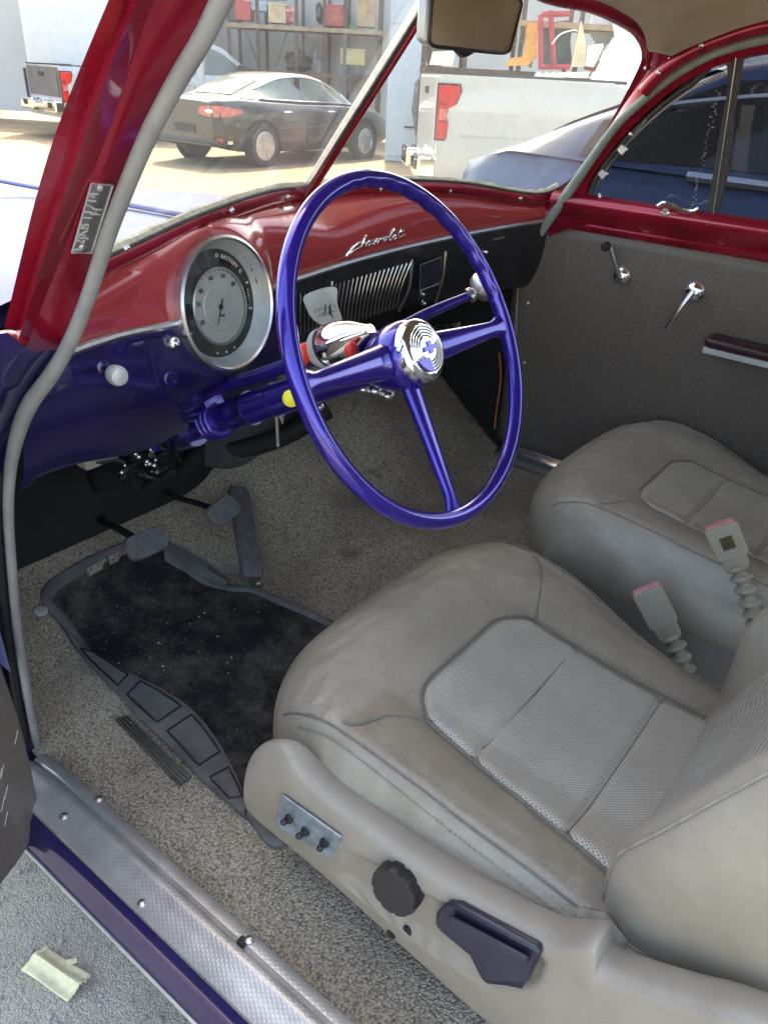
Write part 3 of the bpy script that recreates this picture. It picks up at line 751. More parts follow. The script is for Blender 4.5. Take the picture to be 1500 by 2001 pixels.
m.tube([U(705, 760, 0, -.335), U(765, 775, 0, -.335)], .004, 8); m.build('clamp_bolt', M_['dullchrome'], colm)
for (a_, b_, r_) in ((605, 722, .006), (622, 712, .004), (625, 795, .006), (618, 802, .007)):
    m = MB(); m.sphere(U(a_, b_, 0, -.34), r_, 10, 6, (1.4, 1, .8)); m.build('column_bolt', M_['dullchrome'], colm)
m = MB(); m.tube(spline([U(600, 735, 0, -.35), U(625, 745, 0, -.345), U(650, 720, 0, -.35), U(630, 760, 0, -.345)], 30), .0022, 6); m.build('wire', M_['black'], colm)
m = MB(); m.tube([U(540, 810, 0, -.33), U(543, 872, 0, -.33)], .0028, 8); m.tube([U(549, 805, 0, -.33), U(552, 828, 0, -.33)], [.006, .001], 8); m.build('choke_wire', M_['dullchrome'], colm)

# ---- clutter under the dash
m = MB(); P = U(205, 880, 1, .47); m.lathe([(.019, -.018), (.021, -.016), (.021, .016), (.017, .018), (.016, .004), (.001, .004)], P, unit((.8, -.5, .1)), 24); m.build('relay_can', M_['dullchrome'], car)
m = MB(); P = U(172, 888, 1, .48); m.box(P, (.03, .03, .04)); m.build('relay_bracket', M_['beige'], car, bevel=.003)
m = MB(); prof = []
for k in range(14): prof += [(.026, k*.0045), (.030, k*.0045+.0022)]
m.lathe(prof, U(180, 935, 1, .56), unit((1, -.2, -.05)), 24); m.build('duct_hose', M_['black'], car)
m = MB()
for k in range(26):
    a_, b_ = rng.uniform(215, 330), rng.uniform(865, 945)
    pts = [U(a_+rng.uniform(-35, 35), b_+rng.uniform(-25, 25), 1, .54+rng.uniform(-.03, .05)) for _ in range(4)]
    m.tube(spline(pts, 16), rng.choice([.0025, .004, .006]), 6)
m.build('wiring_loom', M_['black'], car)
m = MB()
for k in range(14):
    a_, b_ = rng.uniform(230, 310), rng.uniform(860, 925); m.sphere(U(a_, b_, 1, .50), rng.uniform(.003, .006), 8, 6)
m.build('wire_clips', M_['dullchrome'], car)
m = MB()
for k in range(5): m.sphere(U(118+k*12, 900-k*5, 1, .44), .004, 8, 6, (1.6, 1, .8))
m.build('panel_clips', M_['dullchrome'], car)
P = U(287, 838, 1, .44); Q = U(305, 878, 1, .44)
m = MB(); m.tube([P, P*.6+Q*.4, Q], [.006, .0085, .007], 12); m.tube([P+np.array([-.02, .01, .002]), P], .005, 10); m.build('hood_release', M_['purple'], car)
m = MB(); m.tube(spline([U(330, 960, 1, .74), U(400, 880, 1, .68), U(460, 880, 1, .64), U(560, 850, 1, .6), U(640, 800, 1, .56)], 30), .022, 12); m.build('column_boot_duct', M_['void'], car)
m = MB()
m.grid([[U(400+230*t, 850+s*(60+20*math.sin(t*6))-t*60, 1, .66-.05*s) for s in np.linspace(0, 1, 8)] for t in np.linspace(0, 1, 20)]); m.build('column_seal_plate', M_['rubber'], car)

# ---- pedals
def ribbed_pad(C_, ex, ey, a_, b_, th, ribs, oval=True):
    ex, ey = unit(ex), unit(np.array(ey)-unit(ex)*(np.array(ey)@unit(ex))); ez = np.cross(ex, ey); m = MB(); n = 40
    ring = []
    for k in range(n):
        t = 2*math.pi*k/n; c, s_ = math.cos(t), math.sin(t); p = .5 if oval else .25
        ring.append((a_*np.sign(c)*abs(c)**p, b_*np.sign(s_)*abs(s_)**p))
    G = [[C_+ex*x*q+ey*y*q+ez*h for x, y in ring] for q, h in ((.96, -th), (1, -th*.5), (1, th*.3), (.93, th))]
    m.grid(G, True); m.f.append(tuple(range(3*n, 4*n))); m.f.append(tuple(range(n))[::-1])
    for k in range(ribs):
        x = -a_*.86+2*a_*.86*k/(ribs-1); h = b_*.9*(1-abs(x/a_)**(3 if oval else 14))**.5
        m.tube([C_+ex*x-ey*h+ez*th*.95, C_+ex*x+ez*th*1.25, C_+ex*x+ey*h+ez*th*.95], a_*.032+.0009, 6)
    return m
def pedal(name, px, py, y, ex_px, a_, b_, arm):
    C_ = U(px, py, 1, y); q = U(*ex_px, 1, y-.0); nrm = unit((0, -.75, .66))
    ex = q-C_; ex -= nrm*(ex@nrm); ex = unit(ex); ey = np.cross(nrm, ex)
    m = ribbed_pad(C_, ex, ey, a_, b_, .007, 13); o = m.build(name, M_['pedal'], car)
    m = MB(); pts = [C_-nrm*.008]+[U(x, y_, 1, yy) for x, y_, yy in arm]; m.tube(spline(pts, 20), .0085, 10, flat=.6); m.build('pedal_arm', M_['void'], o)
    return o
pedal('clutch_pedal', 286, 1062, .50, (322, 1047), .043, .024, [(235, 1035, .58), (205, 1022, .66), (200, 1014, .70)])
pedal('brake_pedal', 436, 998, .53, (468, 975), .038, .025, [(390, 985, .60), (345, 972, .66), (326, 960, .70)])
T0, T1 = U(464, 950, 1, .605), U(494, 1128, 1, .36)
T1 = U(494, 1128, 2, float(zfloor(-.27, .42))+.022)
nrm = unit(np.cross(T0-T1, [-1.0, 0, 0])); nrm = nrm if nrm[2] > 0 else -nrm
m = ribbed_pad((T0+T1)/2, unit(np.cross(unit(T0-T1), nrm)), T0-T1, .024, np.linalg.norm(T0-T1)/2, .007, 9, False)
gp = m.build('gas_pedal', M_['pedal'], car)
m = MB(); m.lathe([(.010, -.004), (.010, .006), (.005, .009)], T1+np.array([.0, -.012, -.012]), (0, 0, 1), 14); m.build('pedal_hinge', M_['dullchrome'], gp)

# ---- sill plate, rocker, seals
ys = np.linspace(-1.3, .36, 60)
sec = [(-.842, .372), (-.840, .386), (-.832, .390), (-.822, .3935), (-.812, .396), (-.806, .3995), (-.800, .4005), (-.794, .399), (-.790, .393), (-.786, .3975), (-.778, .398), (-.770, .395), (-.768, .388)]
m = MB(); G = [[(x+.003*math.sin(y*5)*0, y, z-(.010*sm(np.array(y), .30, .36))) for x, z in sec] for y in ys]
uvm = []
for y in ys:
    for x, z in sec: uvm.append((x, y))
m.grid(G); sill = m.build('sill_plate', M_['sill'], car, uv=uvm, solid=.002)
for p in ((125, 1596), (193, 1563), (278, 1766), (487, 1838)):
    m = MB(); P = U(*p, 2, .398); P = U(*p, 2, float(np.interp(P[0], [s_[0] for s_ in sec], [s_[1] for s_ in sec]))); m.lathe([(.0062, -.001), (.006, .0018), (.0035, .0032)], P, (0, 0, 1), 16); m.box(P+np.array([0, 0, .0033]), (.006, .0012, .0006), [[.8, .6, 0], [-.6, .8, 0], [0, 0, 1]]); m.build('screw', M_['dullchrome'], sill)
m = MB(); P = U(474, 1838, 2, .4); P[2] = .3975; m.box(P, (.010, .012, .004)); m.build('screw_hole', M_['ink'], sill, smooth=False)
sec2 = [(-.838, .380), (-.842, .378), (-.850, .372), (-.853, .362), (-.858, .352), (-.866, .336), (-.866, .322), (-.842, .25), (-.822, .18), (-.784, .04)]  # last points: added unseen skirt that blocks light under the sill
m = MB(); m.grid([[(x, y, z) for x, z in sec2] for y in np.linspace(-1.6, .40, 30)]); m.build('rocker_panel', M_['deep'], car)
m = MB(); m.tube([(-.8675, y, .334) for y in np.linspace(-1.6, .38, 20)], .0022, 6); m.build('sill_edge', M_['bezel'], car)
# left A pillar
PX = [-.802, -.788, -.792, -.768, -.762, -.738]
PE = [[(266, -110), (212, 0), (95, 300), (8, 640)], [(300, -110), (246, 0), (139, 300), (29, 646)], [(322, -110), (268, 0), (152, 300), (36, 662)], [(356, -110), (300, 0), (196, 300), (50, 682)], [(374, -110), (320, 0), (213, 300), (62, 690)], [(480, -110), (412, 0), (256, 300), (126, 684)]]
G = []
for ex_, px_ in zip(PE, PX):
    q = spline([(a_, b_, 0) for a_, b_ in ex_], 26); G.append([U(p[0], p[1], 0, px_) for p in q])
G = np.array(G); pil = []
for i in range(len(G)-1):
    for s in np.linspace(0, 1, 4)[:-1]: pil.append(G[i]*(1-s)+G[i+1]*s)
pil.append(G[-1]); bk = G[-1]+np.array([.02, .06, 0]); fr = G[0]+np.array([.035, .05, 0.0])
m = MB(); m.grid([fr]+pil+[bk]); pillar = m.build('windshield_pillar', M_['red'], car, angle=25)
# small bare metal end and paint chip
m = MB(); c_ = G[0][-1]*.6+G[3][-1]*.4; m.sphere(c_+np.array([0, .01, -.006]), .018, 12, 8, (1, 1.2, .5)); m.build('pillar_foot', M_['red'], pillar)
# data plate on the pillar face
def face(s, u):      # s across from ridge (0) to seal (1), u along 0..25
    i = min(int(u), 24); f_ = u-i
    a_ = G[4][i]*(1-f_)+G[4][i+1]*f_; b_ = G[5][i]*(1-f_)+G[5][i+1]*f_
    return a_*(1-s)+b_*s
fn = unit(np.cross(G[5][12]-G[4][12], G[4][14]-G[4][10])); fn = fn if fn@(CAM-G[4][12]) > 0 else -fn
def on_face(px, py): return UP(px, py, face(.5, 15), fn)
q = [on_face(*p) for p in ((176, 353), (218, 356), (177, 489), (138, 488))]
m = MB(); m.prism([p+fn*.0012 for p in q], fn*.0016); plate = m.build('data_plate', M_['dullchrome'], car, smooth=False, bevel=.0004)
m = MB(); m.tube([p+fn*.0032 for p in q], .0009, 6, closed=True); m.build('plate_rim', M_['bezel'], plate)
pe = unit(q[0]-q[3]); pw = unit(q[1]-q[0])
m = MB()
text_mesh('1 2JKB 11714', .0125, (q[1]+q[2])/2-pw*.013+fn*.0029-pe*.004, pe, np.cross(fn, pe), .0004, m)
text_mesh('H', .012, q[0]*.62+q[3]*.38+pw*.011+fn*.0029, pe, np.cross(fn, pe), .0004, m)
m.build('plate_stamping', M_['bezel'], plate, smooth=False)
for p in ((197, 364), (160, 481)):
    m = MB(); m.lathe([(.0042, .002), (.0042, .0036), (.002, .0046)], on_face(*p), fn, 14); m.build('plate_screw', M_['dullchrome'], plate)
# purple hinge pillar below
PL = [[(-80, 660), (-140, 800), (-170, 1000), (-120, 1300), (-40, 1640)], [(15, 650), (-60, 780), (-90, 1000), (-60, 1300), (10, 1620)], [(60, 686), (-5, 790), (-40, 1000), (-20, 1300), (36, 1560)], [(128, 682), (60, 775), (10, 900), (22, 1240), (76, 1500)]]
G2 = []
for ex_, px_ in zip(PL, (-.815, -.805, -.785, -.742)):
    qq = spline([(a_, b_, 0) for a_, b_ in ex_], 30); G2.append([U(p[0], p[1], 0, px_+(-.03*(k/29)**1.5)) for k, p in enumerate(qq)])
G2 = np.array(G2)
m = MB(); m.grid([G2[0]+np.array([.0, .05, 0])]+list(G2)+[G2[-1]+np.array([.012, .004, 0])]); m.build('hinge_pillar', M_['deep'], car)
# left weatherstrip
pts = [(470, -60), (433, 0), (396, 75), (345, 160), (292, 260), (253, 350), (218, 440), (192, 520), (165, 600), (136, 670), (98, 735), (58, 790), (34, 850), (20, 920), (16, 1000), (22, 1100), (34, 1230), (54, 1360), (80, 1492)]
P3 = [U(a_, b_, 0, -.752-.012*sm(np.array(b_), 700, 1400)) for a_, b_ in pts]
m = MB(); m.tube(spline(P3, 120), .0068+.0022*np.exp(-((np.linspace(0, 1, 120)-.62)/.10)**2), 14); m.build('weatherstrip', M_['seal'], car)
m = MB(); m.tube(spline([p+np.array([-.014, .004, 0]) for p in P3[13:]], 60), .006, 8); m.build('door_gasket', M_['void'], car)

# ---- windshield: two flat panes meeting at the centre bar
wsh = MB()
for E_, nn in ((edge, wn), (mirror(edge), wn*np.array([-1, 1, 1]))):
    c_ = E_.mean(0); v = [c_+(p-c_)*1.02 for p in E_]
    wsh.add([c_]+v, [(0, i, i+1) for i in range(1, len(v))]+[(0, len(v), 1)])
wobj = wsh.build('windshield', M_['ws'], car, smooth=False)
m = MB(); m.grid(frame_strip(edge, wn, 1)); fr1 = m.build('windshield_frame', M_['red'], car)
m = MB(); m.grid(frame_strip(mirror(edge), wn*np.array([-1, 1, 1]), -1)); m.build('windshield_frame', M_['red'], car)
m = MB(); 
for E_ in (edge, mirror(edge)): m.tube([p+np.array([0, -.002, .001]) for p in E_[2:]], .0028, 6)
m.build('windshield_gasket', M_['rubber'], car)
bd = unit(tb-wA); bb = np.cross(bd, [1.0, 0, 0]); bb = bb if bb[1] < 0 else -bb
m = MB(); m.frame_box(wA-bd*.02-np.array([.0, 0, 0])+bb*.004, (.011, 0, 0), bd*.46, bb*.016); m.build('center_bar', M_['red'], car, bevel=.004)
m = MB(); m.frame_box(wA-bd*.02-np.array([.013, 0, 0])+bb*.002, (.013, 0, 0), bd*.46, bb*.014); m.build('center_bar_cover', M_['dullchrome'], car, bevel=.003)
for p in ((248, 486), (453, 412), (562, 386), (744, 371), (880, 374), (1017, 389), (1262, 133)):
    m = MB(); n_ = wn if p[0] > 590 else wn*np.array([-1, 1, 1]); P = UP(*p, wA+n_*.0135, n_); m.lathe([(.0048, -.003), (.0045, .002), (.002, .0034)], P, n_, 14); m.build('frame_screw', M_['dullchrome'], car)
# crumbling sealant along the glass foot
m = MB()
for E_ in (edge[:30], mirror(edge[:30])):
    m.tube([p-np.array([0, -.006, -.003]) for p in E_], rng.uniform(.004, .009, len(E_)), 6)
M_['sealant'] = simple('yellowed_sealant', (.42, .39, .27), .9, 0, .4, 120, .6, .003, 200)
m.build('glass_sealant', M_['sealant'], car)
# sun faded sticker corner on the left glass
m = MB(); q = [U(a_, b_, 1, .40) for a_, b_ in ((212, 540), (214, 498), (218, 500), (226, 540))]; m.prism(q, (0, .003, 0)); m.build('sticker', M_['white'], car, smooth=False)

# ---- right A pillar, seal, roof rail
def lean(z): return .62-.22*(z-1.11)            # door top leans inwards
DN = unit((1, 0, .22)); DP = (.62, 0, 1.11)
sealp = [(1044, 478), (1062, 445), (1100, 390), (1150, 318), (1205, 243), (1270, 183), (1330, 138), (1400, 102), (1500, 75), (1640, 60), (1800, 60)]
SP = [UP(a_, b_, DP, DN) for a_, b_ in sealp]
m = MB(); m.tube(spline(SP, 80), .0085+.003*np.exp(-((np.linspace(0, 1, 80)-.18)/.15)**2)-.0055*np.exp(-(np.linspace(0, 1, 80)/.05)**2), 14); m.build('weatherstrip', M_['sealg'], car)
railp = [(1258, 178), (1285, 148), (1330, 113), (1400, 79), (1500, 48), (1640, 30), (1800, 25)]
RP = spline([UP(a_, b_, (.605, 0, 1.11), DN) for a_, b_ in railp], 40)
m = MB(); m.tube(RP, .0135, 12); rail = m.build('roof_rail', M_['red'], car)
for p in ((1286, 142), (1370, 88)):
    m = MB(); P = UP(*p, (.592, 0, 1.11), DN); m.lathe([(.0045, -.004), (.0045, .002), (.002, .0034)], P, -DN, 14); m.build('frame_screw', M_['dullchrome'], rail)
# filler between windshield frame and seal
ia = [np.array(frame_strip(edge, wn, 1)[i][5]) for i in range(20, 62)]
sb = spline(SP[1:7], 42)
m = MB(); m.grid([[a_*(1-t)+b_*t+np.array([-.0, .012*math.sin(t*math.pi), 0]) for t in np.linspace(0, 1, 5)] for a_, b_ in zip(ia, sb)]); m.build('windshield_pillar', M_['red'], car)

# ---- headliner and roof
fe = np.array([f_[4] for f_ in frame_strip(edge, wn, 1)])[52:]       # upper frame edge from corner to centre
fe = fe[np.argsort(fe[:, 0])]
def fy(x): x = abs(x); return float(np.interp(x, fe[:, 0], fe[:, 1])), float(np.interp(x, fe[:, 0], fe[:, 2]))
rs = RP[np.argsort(RP[:, 1])]
G = []
xs_ = np.linspace(-1, 1, 61)
yb_ = np.concatenate([[0, .004, .015], np.linspace(.04, 1.9, 34)])
for u in xs_:
    row = []
    for d in yb_:
        xm = .615; x = u*xm
        y0_, z0_ = fy(min(abs(x), fe[-1, 0])); y = y0_-d
        zr = float(np.interp(y, rs[:, 1], rs[:, 2])) if y > rs[0, 1] else rs[0, 2]
        xr = float(np.interp(y, rs[:, 1], rs[:, 0])) if y > rs[0, 1] else rs[0, 0]
        x = u*(xr+.004); crown = 1.535-.05*u*u
        t = 1-abs(u)**5
        cl = z0_+(crown-z0_)*float(sm(np.array(d), -.02, .35)); e4 = abs(u)**4*float(sm(np.array(d), 0, .06))
        ztop = cl*(1-e4)+(zr+.006)*e4
        z = ztop if d > .05 else z0_+(ztop-z0_)*(d/.05)
        row.append((x, y, z))
    G.append(row)
MB().grid(G).build('headliner', M_['head'], car)
G = np.array(G)
Gr = G*np.array([1.1, 1, 1])+np.array([0, .01, .045]); Gr[0, :, 2] -= .05; Gr[-1, :, 2] -= .05
MB().grid(Gr).build('roof', M_['purple'], car)

# ---- own mirror
mn = unit((-.05, -1, -.12))
q = [U(a_, b_, 1, .205) for a_, b_ in ((842, -8), (1018, -4), (990, 104), (836, 88))]
m = MB(); cq = sum(q)/4
def rrect(q, r=.18, n=6):
    out = []
    for i in range(4):
        p, a_, b_ = q[i], q[i-1], q[(i+1) % 4]
        for k in range(n+1):
            t = k/n; out.append((1-t)**2*(p+(a_-p)*r*.55)+2*t*(1-t)*p+t*t*(p+(b_-p)*r))
    return out
RQ = [cq+(p-cq)*1.045 for p in rrect(q)]
m.prism(RQ, (0, .02, .003)); mir = m.build('rearview_mirror', M_['bezel'], car, bevel=.004)
m = MB(); m.add([p+np.array([0, -.0035, 0]) for p in rrect(q)], [tuple(range(len(RQ)))]); m.build('mirror_glass', M_['mirror'], mir, smooth=False)
m = MB(); m.tube([p+np.array([0, -.003, 0]) for p in [cq+(p-cq)*1.015 for p in rrect(q)]], .0028, 8, closed=True); m.build('mirror_rim', M_['black'], mir)
m = MB(); m.prism([U(a_, b_, 1, .212) for a_, b_ in ((893, 96), (930, 101), (918, 109), (908, 112))], (0, .012, 0)); m.build('mirror_tab', M_['black'], mir, bevel=.002)
m = MB(); m.tube([cq+np.array([0, .02, 0]), np.array([.01, .22, 1.49])], .008, 10); m.build('mirror_stem', M_['dullchrome'], mir)

# ---- passenger door
pd_ = MB()
def dx(z): return .655+.05*sm(np.array(1.04-z), 0, .62) if z < 1.04 else lean(z)+.02
cols = np.linspace(.40, -1.15, 50); rows = np.linspace(0, 1, 24)
G = []
for y in cols:
    zb = .425; row = []
    for t in rows:
        z = 1.043-.03*0+(zb-1.043)*t
        yy = y
        if y > .33: yy = .33+(y-.33)*(1+0*t)
        row.append((float(.650+.055*sm(np.array(t), 0, .9)), yy*(1)+(.0 if y < .3 else .02*t), z+.018*(y-.31)*(1-t)*.4))
    G.append(row)
pd_.grid(G); pdoor = pd_.build('passenger_door', M_['door'], car, solid=-.01)
zb_ = lambda y: 1.043+.0072*(y-.31)
prof = [(.648, -.004), (.642, .004), (.640, .010), (.643, .014), (.636, .022), (.622, .040), (.614, .052), (.614, .062), (.618, .070), (.630, .078)]
G = [[(x_, y, zb_(y)+dz) for x_, dz in prof] for y in np.linspace(.312, -1.2, 50)]
m = MB(); m.grid(G); belt = m.build('door_belt', M_['red'], pdoor)
cA = [(1050, 470), (1092, 392), (1140, 322), (1200, 245), (1262, 184), (1332, 134), (1412, 97), (1500, 72), (1650, 58), (1800, 55)]
cB = [(1168, 425), (1146, 372), (1180, 312), (1228, 254), (1288, 197), (1345, 155), (1425, 120), (1500, 103), (1650, 92), (1800, 90)]
A_ = spline([UP(a_, b_, (.635, 0, 1.11), DN) for a_, b_ in cA], 60); B_ = spline([UP(a_, b_, (.628, 0, 1.11), DN) for a_, b_ in cB], 60); Bi = B_+np.array([.03, 0, 0])
m = MB(); m.grid([A_+np.array([.03, .01, 0]), A_, A_*.6+B_*.4-np.array([.008, 0, 0]), B_, Bi]); m.build('window_frame', M_['red'], pdoor)
vb = [(1160, 392), (1154, 372), (1184, 318), (1232, 262), (1292, 206), (1348, 165), (1428, 128)]
vent = [UP(a_, b_, (.640, 0, 1.11), DN) for a_, b_ in vb+[(1384, 438), (1210, 418), (1172, 406)]]
ve = spline(vent, 80, True)
m = MB(); m.tube(ve, .0085, 8, closed=True, flat=.8); m.build('vent_gasket', M_['rubber'], pdoor)
c_ = np.mean(vent, 0)
m = MB(); m.add(vent, [tuple(range(len(vent)))]); m.build('vent_glass', M_['tint'], pdoor, smooth=False)
m = MB(); m.tube(spline([UP(a_, b_, (.632, 0, 1.11), DN) for a_, b_ in ((1166, 362), (1190, 322), (1240, 264), (1300, 210), (1350, 175), (1415, 140))], 40), .0028, 8)
m.tube(spline([UP(a_, b_, (.632, 0, 1.11), DN) for a_, b_ in ((1168, 378), (1180, 394), (1230, 404), (1300, 411), (1365, 420))], 30), .0042, 8)
m.tube(spline([UP(a_, b_, (.629, 0, 1.11), DN) for a_, b_ in ((1168, 356), (1215, 290), (1262, 232))], 20), .0022, 6)
for a_, b_ in ((1178, 340), (1216, 292)): m.box(UP(a_, b_, (.628, 0, 1.11), DN), (.010, .016, .014), [[1, 0, 0], [0, .8, -.6], [0, .6, .8]])
m.build('vent_trim', M_['dullchrome'], pdoor)
a_, b_ = UP(1374, 440, (.634, 0, 1.11), DN), UP(1431, 108, (.634, 0, 1.11), DN)
m = MB(); m.frame_box(a_, (.012, 0, 0), b_-a_, (0, -.020, .0)); m.build('vent_post', M_['rubber'], pdoor, smooth=False, bevel=.003)
a_, b_ = UP(1389, 440, (.628, 0, 1.11), DN), UP(1438, 108, (.628, 0, 1.11), DN)
m = MB(); m.tube([a_, b_], .0011, 6); m.build('post_trim', M_['dullchrome'], pdoor)
m = MB()
for k in range(46):
    t = k/45; P = UP(1352+52*t+rng.uniform(-5, 5), 405-228*t, (.635, 0, 1.11), DN); m.sphere(P, rng.uniform(.0007, .0017), 6, 5, (1, rng.uniform(.8, 2.6), 1))
m.build('sealant_beads', M_['seal'], pdoor)
P = UP(1300, 410, (.622, 0, 1.11), DN)
m = MB(); m.tube(spline([UP(x_, y_, (.615, 0, 1.11), DN) for x_, y_ in ((1285, 402), (1300, 396), (1325, 408), (1352, 412), (1364, 408))], 20), .0045, 8); m.lathe([(.009, 0), (.009, .010), (.005, .014)], UP(1302, 415, (.625, 0, 1.11), DN), (-1, 0, 0), 14)
m.build('vent_latch', M_['chrome'], pdoor)
mw = [(1392, 445), (1440, 112), (1500, 100), (1650, 88), (1900, 90), (1900, 520), (1500, 458)]
m = MB(); m.add([UP(a_, b_, (.648, 0, 1.11), DN) for a_, b_ in mw], [tuple(range(len(mw)))]); m.build('door_glass', M_['tint'], pdoor, smooth=False)
m = MB(); m.tube([UP(a_, b_, (.632, 0, 1.11), DN) for a_, b_ in ((1390, 436), (1500, 450), (1700, 478))], .0035, 8); m.build('glass_seal', M_['rubber'], pdoor)
def onp(px, py, off=0): 
    x = .66
    for _ in range(5):
        P = U(px, py, 0, x); t = (1.043-P[2])/(1.043-.425); x = float(.650+.055*sm(np.array(t), 0, .9))
    return U(px, py, 0, x-off)
P = onp(1216, 537)
m = MB(); m.lathe([(.024, 0), (.024, .003), (.022, .008), (.018, .016), (.010, .021), (.002, .022)], P, (-1, 0, .05), 32); crank = m.build('window_crank', M_['chrome'], pdoor)
Q = onp(1192, 480, .045)
m = MB(); m.tube(spline([P+np.array([-.020, 0, 0]), P*.5+Q*.5+np.array([-.012, 0, 0]), Q], 14), np.linspace(.0065, .0045, 14), 10); m.build('crank_arm', M_['dullchrome'], crank)
m = MB(); m.lathe([(.005, 0), (.010, .004), (.0105, .014), (.007, .02), (.001, .021)], Q+np.array([-.002, .004, 0]), (-1, .15, -.1), 20); m.build('crank_knob', M_['black'], crank)
P = onp(1359, 568); Q = onp(1302, 642, .04)
m = MB(); m.lathe([(.025, 0), (.025, .003), (.023, .008), (.018, .016), (.010, .020), (.002, .021)], P, (-1, 0, .05), 32); hnd = m.build('door_handle', M_['chrome'], pdoor)
m = MB(); m.tube(spline([P+np.array([-.022, 0, .004]), P*.55+Q*.45+np.array([-.022, 0, .002]), Q], 16), np.concatenate([np.linspace(.0075, .0055, 8), np.linspace(.006, .0078, 8)]), 12, flat=.7); m.build('handle_lever', M_['dullchrome'], hnd)
m = MB(); m.tube([onp(*p)+np.array([.0002, 0, 0]) for p in spline([(1209, 560, 0), (1207, 640, 0), (1203, 720, 0), (1197, 815, 0)], 24)[:, :2]], np.linspace(.0022, .0012, 24), 6, flat=.25); m.build('drip_stain', simple('chalky_drip', (.20, .19, .18), .8, 0, .3, 60, 0), pdoor)
q0, q1 = onp(1388, 666), onp(1500, 692); dr = unit(q1-q0)
m = MB(); m.frame_box(q0+np.array([0, 0, .022]), dr*.5, (-.06, 0, 0), (0, 0, -.022)); arm = m.build('armrest', simple('maroon_vinyl', (.035, .006, .010), .35, 0, .2, 30, .1), pdoor, bevel=.009, seg=3)
m = MB(); m.frame_box(q0+np.array([0, 0, -.002]), dr*.5, (-.052, 0, 0), (0, 0, -.014)); m.build('armrest_trim', M_['bezel'], arm, bevel=.002)
for p in ((1029, 527), (1031, 592), (1024, 708), (1232, 262)):
    m = MB(); P = onp(*p) if p[0] < 1100 else UP(*p, (.62, 0, 1.11), DN); m.lathe([(.004, -.002), (.004, .002), (.0015, .0035)], P, (-1, 0, 0), 12); m.build('panel_screw', M_['dullchrome'], pdoor)
m = MB(); m.tube(spline([onp(1022, 530, .0)+np.array([.004, .012, 0]), onp(1016, 620)+np.array([.004, .012, 0]), onp(1010, 720)+np.array([.004, .012, 0]), onp(1004, 800)+np.array([.004, .012, 0])], 20), .0055, 8); m.build('door_seal', M_['seal'], pdoor)
m = MB(); m.grid([[(x, y, .405+z_) for x, z_ in ((.66, -.016), (.665, .0), (.70, .004), (.72, .006), (.73, .012))] for y in np.linspace(-1.2, .40, 20)]); m.build('sill_plate', M_['dullchrome'], car)
# closed rear shell so no light leaks in from behind
m = MB()
m.grid([[(.70, y, z) for z in np.linspace(.3, 1.46, 6)] for y in np.linspace(-.95, -2.2, 6)]); m.build('rear_side_panel', M_['door'], car)
m = MB()
m.grid([[(x, -2.2, z) for z in np.linspace(.3, .95, 4)] for x in np.linspace(-.8, .72, 6)]); m.build('rear_bulkhead', M_['door'], car)

# ---- hood and left fender
G = []
for u in np.linspace(-1, 1, 40):
    row = []
    for t in np.linspace(0, 1, 30):
        y = .62+1.35*t; hw = .74-.10*t
        zc = 1.045-.02*t-.10*t**4; z = zc-.05*abs(u)**3-.16*abs(u)**12
        row.append((u*hw, y-.10*abs(u)*(1-t), z))
    G.append(row)
MB().grid(G).build('hood', M_['hood'], car)
m = MB(); m.tube([(0, y, 1.052-.02*((y-.62)/1.35)) for y in np.linspace(.75, 1.75, 12)], .006, 8); m.build('hood_strip', M_['hood'], car)
for s_ in (-1, 1):
    G = []
    for t in np.linspace(0, 1, 30):
        y = .36+1.65*t; row = []
        for a_ in np.linspace(0, math.pi, 18):
            top = .985-.05*t-.12*t**5
            row.append((s_*(.885-.02*t+.095*math.cos(a_)), y, top-.42+.42*math.sin(a_)**.5))
        G.append(row)
    MB().grid(G).build('front_fender', M_['hood'], car)
m = MB(); G = []
for u in np.linspace(-1, 1, 30):
    G.append([(u*.72, Wy(u*.7)+.02+(.66-Wy(u*.7))*t, Wz(u*.62)-.01+(1.03-Wz(u*.62))*t-.045*abs(u)**3*t) for t in np.linspace(0, 1, 6)])
m.grid(G); m.build('cowl', M_['hood'], car)

# ---- open driver door at the left edge
hd = np.array([-.835, .28]); dd = unit((-.093, -.054)); dn_ = np.array([dd[1], -dd[0], 0]); dn_ = dn_ if dn_@(CAM-np.array([-.835, .28, .5])) > 0 else -dn_
dp0 = np.array([-.835, .28, .345])
def dd3(a_, z): return np.array([hd[0]+dd[0]*a_, hd[1]+dd[1]*a_, z])
pl_ = [UP(a_, b_, dp0, dn_) for a_, b_ in ((0, 1735), (40, 1682), (66, 1640), (76, 1600), (74, 1560), (62, 1490), (40, 1400), (0, 1285), (-40, 1180))]
pl_ += [dd3(.02, .98), dd3(.05, 1.06), dd3(.9, 1.06), dd3(.95, .9), dd3(.95, .42), dd3(.9, .345)]
m = MB(); m.prism(pl_, -dn_*.055); ddoor = m.build('driver_door', M_['door'], car, bevel=.006)
sm_ = MB()
for k in range(7):
    a_, b_ = rng.uniform(2, 50), rng.uniform(1380, 1600); P = UP(a_, b_, dp0+dn_*.0008, dn_); Q = UP(a_-6, b_+28, dp0+dn_*.0008, dn_); sm_.tube([P, Q], .0004, 4)
sm_.build('scuff_mark', M_['bezel'], ddoor)

